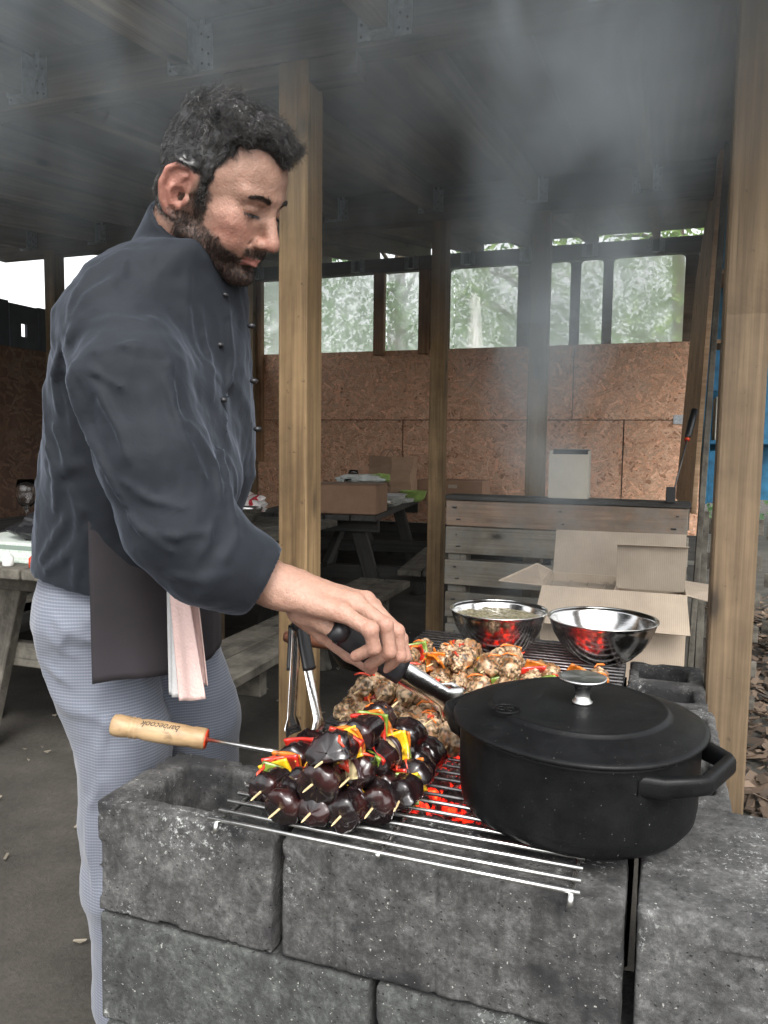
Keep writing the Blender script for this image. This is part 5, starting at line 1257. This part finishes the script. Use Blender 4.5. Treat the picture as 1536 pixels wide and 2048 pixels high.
# ---- trousers
def trous(P):
    z = P[..., 2]
    d = smax(torso_sdf(P, -.008), z-.985, .01); d = smax(d, .86-z, .04)
    d = smin(d, s_chain(P, [legR[0]+np.array([-.006, 0, .02])]+legR, [.086, .087, .079, .068, .062, .064], .02), .035)
    d = smin(d, s_chain(P, [legL[0]+np.array([0, 0, .02])]+legL, [.086, .088, .075, .068, .062, .064], .02), .035)
    w = P.copy(); w[..., 2] *= .8
    d = d-.006*np.clip(1-np.abs(vnoise(P*np.array([1, 1, .7])+.02*vnoise(P, 8, 51)[..., None], 9, 47))-.78, 0, .22)/.22+.0060*fbm(w+.03*vnoise(P, 7, 3)[..., None], 10, 27, 3)+.0008*fbm(P, 55, 29, 2)
    for q, rr in FT:
        n = len(q); rad = [rr*math.sin(math.pi*(i+.6)/(n+.2)) for i in range(n)]; d = smin(d, s_chain(P, q, rad)+.001, .012)
    for q, rr in FTG:
        d = smax(d, -(s_chain(P, q, [rr]*len(q))), .003)
    return smax(d, .07-z, .004)
FT = []; FTG = []
for pts, rr, lst in (([(100, 1270), (125, 1300), (150, 1310)], .005, 0), ([(95, 1330), (118, 1350), (135, 1365)], .006, 0), ([(110, 1235), (130, 1262), (122, 1290)], .004, 0), ([(215, 1440), (200, 1490), (196, 1540)], .007, 0), ([(180, 1600), (178, 1700), (190, 1790)], .007, 0), ([(200, 1560), (185, 1610)], .006, 0),
                     ([(109, 1180), (118, 1230), (124, 1290), (125, 1360), (119, 1372)], .0016, 1), ([(159, 1190), (170, 1250), (183, 1330), (192, 1420), (198, 1500)], .0016, 1), ([(196, 1225), (185, 1240), (174, 1258)], .0014, 1), ([(60, 1195), (85, 1200), (108, 1204)], .0012, 1)):
    q = [march(lambda P: trous(P), *p) for p in pts]; q = [p for p in q if p is not None and np.linalg.norm(p-_C) < 2]
    if len(q) > 1: (FTG if lst else FT).append((q, rr))
tv, tq = sdf_mesh(trous, (-1.10, .84, .05), (-.50, 1.42, 1.02), .0065)
mt_, t, b = newmat('houndstooth'); v = coords(t, (1, 1, 1), False); sx = N(t, 'ShaderNodeSeparateXYZ'); L(t, v, sx.inputs[0])
def stripe(out, fr):
    m1 = N(t, 'ShaderNodeMath', operation='MULTIPLY'); L(t, out, m1.inputs[0]); m1.inputs[1].default_value = fr; m2 = N(t, 'ShaderNodeMath', operation='SINE'); L(t, m1.outputs[0], m2.inputs[0]); return m2.outputs[0]
a1 = stripe(sx.outputs['Z'], 2*math.pi/.0052); xy = N(t, 'ShaderNodeMath', operation='ADD'); L(t, sx.outputs['X'], xy.inputs[0]); L(t, sx.outputs['Y'], xy.inputs[1]); a2 = stripe(xy.outputs[0], 2*math.pi/.0058)
s1 = N(t, 'ShaderNodeMath', operation='MULTIPLY_ADD'); L(t, a2, s1.inputs[0]); s1.inputs[1].default_value = .35; L(t, a1, s1.inputs[2])
f = noise(t, v, 5, 4, .6); cc = ramp(t, s1.outputs[0], [(0, (.112, .124, .155)), (.35, (.13, .144, .178)), (.6, (.18, .195, .235))]); cc.node.color_ramp.elements[0].position = .0
L(t, mixc(t, .5, cc, ramp(t, f, [(.3, (.75, .75, .78)), (.7, (1.1, 1.1, 1.1))]), 'MULTIPLY'), b.inputs['Base Color']); b.inputs['Roughness'].default_value = .85; b.inputs['Sheen Weight'].default_value = .2
mk('trousers', tv, tq, mt_, PER, True, (-.80, 1.10, 0))
for lg in (legR, legL):
    c = lg[-1]; V, Q = sdf_mesh(lambda P: smax(smin(s_ell(P, (c[0]+.07, c[1], .035), (.13, .045, .045)), s_ell(P, (c[0]-.01, c[1], .06), (.055, .045, .07)), .02), -P[..., 2]+.002, .004), (c[0]-.1, c[1]-.07, -.02), (c[0]+.24, c[1]+.07, .16), .006)
    mk('shoe', V, Q, M_black, PER, True)
# ---- apron: a sheet wrapped round the hips, hanging straight
cxA, cyA = -.892, 1.095
def apron_ring(ph, z):
    f = (1.08-z)/.35; a = .172+.004*f; b_ = .192; fold = 1+.02*f*math.sin(ph*9+.6)+.008*f*math.sin(ph*17)
    return (cxA+a*math.cos(ph)*fold, cyA+b_*math.sin(ph)*fold, z)
zb_ = float(atY(250, 1358, .97)[2])
V = []; nph, nz = 60, 30
P0, P1 = R_(-60), R_(78)
for th in (0, .0022):
    for i in range(nph):
        ph = P0+(P1-P0)*i/(nph-1)
        for j in range(nz):
            z = 1.13+(zb_+.003*math.sin(ph*6)-1.13)*j/(nz-1); x, y, zz = apron_ring(ph, z); V.append((x-th*math.cos(ph), y-th*math.sin(ph), zz))
F = []; n1 = nph*nz
for i in range(nph-1):
    for j in range(nz-1): a = i*nz+j; F.append((a, a+nz, a+nz+1, a+1)); F.append((n1+a, n1+a+1, n1+a+nz+1, n1+a+nz))
for i in range(nph-1):
    a = i*nz+nz-1; F.append((a, a+nz, n1+a+nz, n1+a)); a = i*nz; F.append((a, n1+a, n1+a+nz, a+nz))
for j in range(nz-1):
    a = j; F.append((a, a+1, n1+a+1, n1+a)); a = (nph-1)*nz+j; F.append((a, n1+a, n1+a+1, a+1))
M_apr = plain('black_apron_cloth', (.016, .013, .016), .85, var=.25, vs=8, bd=.002, bs=18)
mk('apron', V, F, M_apr, PER, True, (-.80, 1.10, 0))
# towel tucked in the apron string
def sheetstrip(name, top, bot, w0, w1, dirv, mat, parent=None, amp=.006, k=3.5, th=.0025, ph0=0., skew=0.):
    nu, nv = 26, 30; V = []; d = Vector(dirv).normalized(); nrmv = d.cross(Vector((0, 0, 1))).normalized()
    for s in (0, 1):
        for i in range(nu):
            for j in range(nv):
                t = j/(nv-1); u = i/(nu-1)-.5; c = Vector(top).lerp(Vector(bot), t); w = w0+(w1-w0)*t
                V.append(tuple(c+d*u*w+nrmv*(amp*(.3+t)*math.sin(u*k*6.28+ph0+t*.8)+s*th)+Vector((0, 0, skew*u*t))))
    F = []; n1 = nu*nv
    for i in range(nu-1):
        for j in range(nv-1): a = i*nv+j; F.append((a, a+nv, a+nv+1, a+1)); F.append((n1+a, n1+a+1, n1+a+nv+1, n1+a+nv))
    for i in range(nu-1):
        a = i*nv+nv-1; F.append((a, a+nv, n1+a+nv, n1+a))
    for j in range(nv-1):
        a = j; F.append((a, a+1, n1+a+1, n1+a)); a = (nu-1)*nv+j; F.append((a, n1+a, n1+a+1, a+1))
    return mk(name, V, F, mat, parent, True)
tw = empty('kitchen_towel', tuple(atY(370, 1160, 1.03)), 'pale kitchen towel, pink ember light painted in, hanging from the front of the apron', 'towel')
M_tow = plain('towel_cloth_ember_tint', (.72, .52, .48), .9, var=.06, vs=30, bd=.003, bs=200)  # pink of the ember light is put into the cloth colour
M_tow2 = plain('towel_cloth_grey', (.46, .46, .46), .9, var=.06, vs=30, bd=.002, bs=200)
sheetstrip('front_fold', atY(352, 1120, .995), atY(384, 1400, .995), .036, .058, (.95, -.25, 0), M_tow, tw, .0022, 1.1, skew=.015)
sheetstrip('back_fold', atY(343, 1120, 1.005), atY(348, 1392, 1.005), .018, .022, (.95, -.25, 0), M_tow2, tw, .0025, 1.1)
sheetstrip('side_fold', atY(372, 1130, 1.012), atY(402, 1368, 1.012), .035, .030, (.95, -.2, 0), M_tow, tw, .0028, 1.4, ph0=1.)
# ---- tongs in the hand
tA = Vector(atY(676, 1262, 1.0)); tB = Vector(atz(912, 1412, .765)); axd = (tB-tA).normalized(); vw = Vector(((tA.x+tB.x)/2, (tA.y+tB.y)/2, (tA.z+tB.z)/2-CAMZ)).normalized(); wdir = axd.cross(vw).normalized(); spr = axd.cross(wdir).normalized()
tongs('serving_tongs', tA, tB, tuple(spr*.012), tuple(wdir), 'steel tongs with black grips held in the chef\'s right hand over the skewers', grip=.50, w=.030)
# ------------------------------------------------------------------ food on the grate
def ico(sub):
    bm = bmesh.new(); bmesh.ops.create_icosphere(bm, subdivisions=sub, radius=1); v = np.array([q.co for q in bm.verts]); f = np.array([[a.index for a in q.verts] for q in bm.faces]); bm.free(); return v, f
def data(name, V, F, mat, cols, sm=True):
    me = bpy.data.meshes.new(name); me.from_pydata(V.tolist(), [], [tuple(int(a) for a in q) for q in F]); me.materials.append(mat)
    a = me.color_attributes.new('Col', 'FLOAT_COLOR', 'POINT'); c = np.ones((len(V), 4)); c[:, :3] = cols; a.data.foreach_set('color', c.ravel()); smooth(me, sm); return me
M_meat = attr_mat('grilled_chicken', .42, .0012, 300, .08, .5, .2, .22, 160)
M_veg = attr_mat('grilled_vegetable', .32, .0006, 160, .05, .5, .35, .18, 150)
M_aub = attr_mat('aubergine', .24, .0010, 70, 0, .5, .35, .30, 90)
M_stick = plain('bamboo', (.60, .46, .25), .6, var=.2, vs=80)
def mixv(a, b, t): return a*(1-t[:, None])+np.array(b)*t[:, None]
v4, f4 = ico(4); v3, f3 = ico(3)
CH = []
for s in range(9):
    q = v4.copy(); off = s*5.7
    n1 = fbm(q+off, 1.1, 50+s, 2); w = q+off+.55*np.stack([vnoise(q+off, 1.3, 60+s), vnoise(q+off, 1.3, 61+s), vnoise(q+off, 1.3, 62+s)], -1)
    rid = 1-np.abs(vnoise(w, 2.1, 70+s))*2.2; rid2 = 1-np.abs(vnoise(w, 4.3, 71+s))*2
    h = 1+.28*n1+.20*rid+.09*rid2+.05*vnoise(q+off, 9, 3)
    V = q*h[:, None]*np.array([.0165, .0165, .0150])*[1, 1.05, 1]
    c = np.tile([.44, .285, .165], (len(q), 1)); c = mixv(c, [.52, .37, .235], sst(.3, .9, rid)); c = mixv(c, [.27, .125, .05], sst(.0, .5, vnoise(w, 1.6, 80+s)))
    c = mixv(c, [.028, .018, .012], .92*sst(.22, .5, vnoise(q+off, 5.5, 90+s)+.25*rid2)); c = mixv(c, [.06, .065, .02], .8*sst(.42, .6, vnoise(q+off, 8.5, 95+s)))
    c = mixv(c, [.05, .03, .018], .75*sst(.1, .35, -rid))
    CH.append(data('chicken_piece', V, f4, M_meat, c))
def cyl(r0, hl, nr=5, na=44, seed=0, dome=.25, cut=None):
    """chunk with its axis on Y"""
    V = []; C = []; dm = 1.22 if hl > .01 else 1.; pr = [(0.001, -hl*dm), (r0*.5, -hl*(1.02+.9*(dm-1))), (r0*.86, -hl*(1+.3*(dm-1))), (r0*.98, -hl*.86)]+[(r0*(1+.05*math.sin(k*2.1)), -hl*.8+hl*1.6*k/4) for k in range(5)]+[(r0*.98, hl*.86), (r0*.86, hl), (r0*.5, hl*1.02), (.001, hl)]
    for i, (r_, y) in enumerate(pr):
        for k in range(na):
            a = 2*math.pi*k/na; V.append([r_*math.cos(a), y, r_*math.sin(a)]); C.append(0 if (i <= 9 if hl > .01 else 3 <= i <= 9) else 1)
    m = len(pr); F = [(i*na+k, i*na+(k+1) % na, (i+1)*na+(k+1) % na, (i+1)*na+k) for i in range(m-1) for k in range(na)]
    V = np.array(V); V *= (1+.16*fbm(V*60+seed*3.3, 1., seed)[:, None]*np.array([1, 1.1, 1])+.03*vnoise(V*60, 5, seed)[:, None])
    if hl > .01: rdg = 1-np.abs(vnoise(V*60+seed*2, np.array([3.2, .9, 3.2]), seed+4))*2; V *= (1+.038*np.clip(rdg, 0, 1)[:, None]*np.array([1, .2, 1]))
    if cut is not None: V[:, 2] = np.maximum(V[:, 2], cut)
    return V, F, np.array(C, float)
AU = []
for s in range(6):
    V, F, ca = cyl(.0205+.002*(s % 3), .0165, seed=s+1, cut=None if s % 2 else -.010)
    sk = np.tile([.008, .0045, .005], (len(V), 1)); sk = mixv(sk, [.024, .007, .0065], sst(-.1, .5, vnoise(V*60, 1.1, s))); fl = np.tile([.40, .31, .17], (len(V), 1)); fl = mixv(fl, [.10, .06, .03], sst(-.15, .25, vnoise(V*60, 3, s+9)))
    c = sk*(1-ca[:, None])+fl*ca[:, None]; AU.append(data('aubergine_chunk', V, F, M_aub, c))
SL = []
for s in range(3):
    V, F, ca = cyl(.023, .0042, seed=s+20, cut=-.004); c = np.tile([.62, .52, .30], (len(V), 1)); c = mixv(c, [.11, .065, .03], .85*sst(.15, .4, vnoise(V*60, 4.5, s+3))); c = c*(ca[:, None])+np.array([.025, .01, .012])*(1-ca[:, None]); SL.append(data('aubergine_slice', V, F, M_veg, c))
def pepper(colr, s):
    bm = bmesh.new(); bmesh.ops.create_grid(bm, x_segments=10, y_segments=10, size=1); v = np.array([q.co for q in bm.verts]); f = [tuple(a.index for a in q.verts) for q in bm.faces]; bm.free()
    x, y = v[:, 0]*.0215*(1+.1*math.sin(s)), v[:, 1]*.0205; zt = .005*(1-(v[:, 0]**2))-.005*v[:, 1]**2; wv = .0016*fbm(v+s, 1.5, s+5)
    n = len(v); top = np.stack([x, zt+wv+.0022, y], -1); bot = np.stack([x*.97, zt+wv-.0022, y*.97], -1); V = np.concatenate([top, bot])
    F = f+[tuple(a+n for a in q[::-1]) for q in f]; ed = {}
    for q in f:
        for a, b_ in zip(q, q[1:]+q[:1]): ed[(a, b_)] = 1
    F += [(b_, a, a+n, b_+n) for (a, b_) in ed if (b_, a) not in ed]
    c = np.tile(colr, (2*n, 1)); c = mixv(c, [.03, .018, .012], .8*sst(.35, .6, vnoise(V*90, 1.7, s))); return data('pepper_piece', V, F, M_veg, c)
PEP = {'red': [pepper([.50, .022, .012], 1), pepper([.44, .03, .012], 4)], 'yellow': [pepper([.72, .44, .015], 2), pepper([.68, .40, .02], 7)], 'green': [pepper([.16, .24, .03], 3), pepper([.20, .28, .04], 6)], 'orange': [pepper([.62, .17, .015], 5)]}
# thin shreds of carrot / pepper
def shred(colr, s):
    pts = [(-.014, 0, 0), (-.006, .003, .003), (.004, -.001, .004), (.014, .002, 0)]; V, F = tube_data(pts, [.0012, .0022, .002, .001], 6); V = np.array(V); return data('shred', V, F, M_veg, np.tile(colr, (len(V), 1)))
SHR = [shred([.66, .16, .02], 1), shred([.55, .05, .02], 2)]
rr = np.random.default_rng(77)
def skewer(x0, y0, z, Lk, dx, seq, label, group, dz=0., tip=.026):
    o = empty('skewer', (x0, y0, z), label, 'skewer', group)
    d = Vector((dx, 1, dz)).normalized(); p = lambda s: Vector((x0, y0, z))+d*s
    tube('stick', [p(-.002), p(.004), p(tip), p(Lk*.5), p(Lk), p(Lk+.010)], [.0004, .0014, .0016, .0016, .0016, .0016], M_stick, o, 6)
    s = tip; M0, _ = frame_from((0, 0, 0), d); 
    for k, it in enumerate(seq):
        c = it[0]
        if c == 'C': me = CH[rr.integers(len(CH))]; st = .0205; sc = rr.uniform(.88, 1.18); nm = 'chicken_piece'
        elif c == 'A': me = AU[rr.integers(len(AU))]; st = .033; sc = rr.uniform(.92, 1.08); nm = 'aubergine_chunk'
        elif c == 'S': me = SL[rr.integers(len(SL))]; st = .011; sc = rr.uniform(.9, 1.15); nm = 'aubergine_slice'
        else:
            me = PEP[{'r': 'red', 'y': 'yellow', 'g': 'green', 'o': 'orange'}[c]]; me = me[rr.integers(len(me))]; st = .0085; sc = rr.uniform(.85, 1.12); nm = 'pepper_piece'
        if s+st > Lk-.004: break
        c0 = p(s+st/2)+Vector((rr.normal(0, .0012), 0, rr.normal(0, .0012)))
        Rm = Vector((0, 1, 0)).rotation_difference(d).to_matrix().to_4x4()
        tw = Matrix.Rotation(rr.uniform(0, 6.28) if c in 'C' else rr.uniform(-.5, .5), 4, 'Y') @ Matrix.Rotation(rr.normal(0, .18 if c in 'CA' else .28), 4, 'X') @ Matrix.Rotation(rr.normal(0, .15 if c in 'CA' else .25), 4, 'Z')
        link(nm, me, o, Matrix.Translation(c0) @ Rm @ tw @ Matrix.Scale(sc, 4)); s += st
        if rr.random() < .35 and c in 'CASry':
            link('shred', SHR[rr.integers(2)], o, Matrix.Translation(c0+Vector((rr.normal(0, .006), rr.normal(0, .006), .019*sc))) @ Matrix.Rotation(rr.uniform(0, 6.28), 4, 'Z') @ Matrix.Rotation(rr.normal(0, .3), 4, 'Y'))
    return o
OR = ['first', 'second', 'third', 'fourth', 'fifth', 'sixth', 'seventh', 'eighth', 'ninth', 'tenth']
GA = 'grilled vegetable skewers heaped at the front left of the grate'; GC = 'chicken skewers grilling over the coals'
tips = [(503, 1604), (538, 1640), (604, 1648), (664, 1655), (730, 1640), (788, 1626)]
seqA = [['A', 'g', 'y', 'r', 'y', 'o', 'S', 'A', 'r', 'A'], ['A', 'S', 'A', 'r', 'y', 'A', 'g', 'A'], ['A', 'A', 'y', 'S', 'r', 'A', 'o', 'A'], ['A', 'S', 'y', 'g', 'A', 'y', 'A'], ['A', 'A', 'r', 'S', 'A', 'y', 'A'], ['A', 'g', 'y', 'A', 'o', 'A', 'A']]
for k, t_ in enumerate(tips):
    q = atz(t_[0], t_[1], .736); skewer(q[0], q[1], .7385, .235, (-.02, .04, .0, .03, -.02, -.09)[k], seqA[k], '%s vegetable skewer from the left in the bottom layer, stick end towards the front' % OR[k], GA)
for k, (px, py, sq, dx) in enumerate((((609, 1592), None, 0, 0), ) if False else ((607, 1592, ['A', 'S', 'y', 'r', 'S', 'o', 'A', 'A'], .04), (680, 1582, ['S', 'A', 'g', 'r', 'A', 'o', 'A'], .02), (722, 1548, ['A', 'S', 'y', 'y', 'g', 'o', 'A'], .14))):
    q = atz(px, py, .770); skewer(q[0], q[1], .775, .20, dx, sq, '%s vegetable skewer from the left in the second layer of the heap' % OR[k], GA, -.02)
for k, (px, py, sq, dx) in enumerate(((630, 1540, ['A', 'r', 'y', 'r', 'o', 'S', 'A'], .05), (697, 1500, ['A', 'o', 'r', 'g', 'o', 'A'], -.02))):
    q = atz(px, py, .805); skewer(q[0], q[1], .808, .185, dx, sq, '%s vegetable skewer on top of the heap, with bright pepper pieces' % ('left', 'right')[k], GA, -.03)
# chicken: nearer group
def cseq(n):
    s = ['C']*n
    for k in range(n):
        if rr.random() < .16: s[k] = rr.choice(['r', 'g', 'o', 'S' if False else 'y'])
    return [str(a) for a in s]
n1 = 0
for k, (x, y0) in enumerate(((-.462, 1.09), (-.424, 1.08), (-.386, 1.06), (-.348, 1.07), (-.312, 1.045), (-.276, 1.035))):
    skewer(x, y0, .737, .235 if k < 4 else .16, rr.normal(0, .05), cseq(11), '%s chicken skewer from the left in the nearer row, beside the vegetable skewers' % OR[k], GC)
for k, (x, y0) in enumerate(((-.455, 1.13), (-.41, 1.12), (-.365, 1.125))):
    skewer(x, y0, .767, .18, rr.normal(0, .12), cseq(8), '%s chicken skewer lying on top of the nearer row' % OR[k], GC)
for k in range(10):
    x = -.455+.0405*k; skewer(x, 1.295+rr.normal(0, .006), .7365, .205, rr.normal(0, .05), cseq(9), '%s chicken skewer from the left in the farther row in front of the bowls' % OR[k], GC)
for k in range(5):
    x = -.44+.05*k; skewer(x, 1.33+rr.normal(0, .008), .766, .165, rr.normal(0, .14), cseq(7), '%s chicken skewer on top of the farther row, left part' % OR[k], GC)
# ------------------------------------------------------------------ smoke and haze
def vol(name, lo, hi, fn, label, step=None):
    V = [(lo[0], lo[1], lo[2]), (hi[0], lo[1], lo[2]), (hi[0], hi[1], lo[2]), (lo[0], hi[1], lo[2]), (lo[0], lo[1], hi[2]), (hi[0], lo[1], hi[2]), (hi[0], hi[1], hi[2]), (lo[0], hi[1], hi[2])]
    F = [(0, 3, 2, 1), (4, 5, 6, 7), (0, 1, 5, 4), (1, 2, 6, 5), (2, 3, 7, 6), (3, 0, 4, 7)]
    m = bpy.data.materials.new(name); m.use_nodes = True; t = m.node_tree; t.nodes.clear(); ou = N(t, 'ShaderNodeOutputMaterial'); pv = N(t, 'ShaderNodeVolumePrincipled'); L(t, pv.outputs[0], ou.inputs['Volume']); fn(t, pv)
    o = mk(name, V, F, m, None, False, (0, 0, 0)); return tag(o, label, kind='stuff')
def hz(t, pv): pv.inputs['Color'].default_value = (.85, .92, .97, 1); pv.inputs['Density'].default_value = .020; pv.inputs['Anisotropy'].default_value = .2
#vol('haze', (-9.8, -2.5, -1.1), (4.8, 14.2, 6.9), hz, 'thin pale haze filling the shelter and the air round it')
def math_(t, op, a, b=None):
    n = N(t, 'ShaderNodeMath', operation=op)
    for i, x in enumerate((a, b)):
        if x is None: continue
        if isinstance(x, (int, float)): n.inputs[i].default_value = x
        else: L(t, x, n.inputs[i])
    return n.outputs[0]
def mr(t, v, a, b):
    n = N(t, 'ShaderNodeMapRange', interpolation_type='SMOOTHSTEP'); L(t, v, n.inputs[0]); n.inputs[1].default_value = a; n.inputs[2].default_value = b; return n.outputs[0]
def smoke(dens, fade):
    def fn(t, pv):
        pv.inputs['Color'].default_value = (.80, .90, .95, 1); pv.inputs['Anisotropy'].default_value = .3
        tc = N(t, 'ShaderNodeTexCoord'); mp = N(t, 'ShaderNodeMapping'); mp.inputs['Scale'].default_value = (1, 1, .55); L(t, tc.outputs['Object'], mp.inputs[0])
        n = N(t, 'ShaderNodeTexNoise'); n.inputs['Scale'].default_value = 4.2; n.inputs['Detail'].default_value = 1.5; n.inputs['Distortion'].default_value = 1.6; L(t, mp.outputs[0], n.inputs['Vector'])
        sx = N(t, 'ShaderNodeSeparateXYZ'); L(t, tc.outputs['Object'], sx.inputs[0])
        k = mr(t, n.outputs['Fac'], .36, .74); k = math_(t, 'MULTIPLY', k, dens); f = fade(t, sx); L(t, math_(t, 'MULTIPLY', k, f), pv.inputs['Density'])
    return fn
def fade_col(t, sx):
    # column over the bowls, widening upwards: centre (-.25,1.5), radius grows with height
    z = sx.outputs['Z']; cx = math_(t, 'ADD', -.22, math_(t, 'MULTIPLY', math_(t, 'SUBTRACT', z, .75), .03)); dx = math_(t, 'SUBTRACT', sx.outputs['X'], cx); dy = math_(t, 'SUBTRACT', sx.outputs['Y'], 1.52)
    d2 = math_(t, 'SQRT', math_(t, 'ADD', math_(t, 'MULTIPLY', dx, dx), math_(t, 'MULTIPLY', dy, dy))); rad = math_(t, 'ADD', .10, math_(t, 'MULTIPLY', math_(t, 'SUBTRACT', z, .75), .20)); q = math_(t, 'DIVIDE', d2, rad)
    return math_(t, 'MULTIPLY', mr(t, q, 1.0, .25), mr(t, z, .74, .90))
def fade_top(t, sx):
    z = mr(t, sx.outputs['Z'], 1.45, 1.85); a = mr(t, sx.outputs['X'], .55, -.05); b = mr(t, sx.outputs['X'], -2.4, -1.4); c = mr(t, sx.outputs['Y'], .62, .85)
    return math_(t, 'MULTIPLY', math_(t, 'MULTIPLY', z, a), math_(t, 'MULTIPLY', b, c))
vol('smoke_plume', (-.75, 1.05, .73), (.25, 1.99, 2.0), smoke(6.0, fade_col), 'column of pale smoke rising from the steel bowls')
vol('smoke_layer', (-2.45, .60, 1.42), (.60, 1.60, 2.02), smoke(.85, fade_top), 'bluish smoke gathering under the roof around the man\'s head')
vol('smoke_layer', (-2.45, 1.70, 1.60), (.60, 3.55, 2.15), smoke(.45, fade_top), 'thinner smoke drifting deeper under the roof')
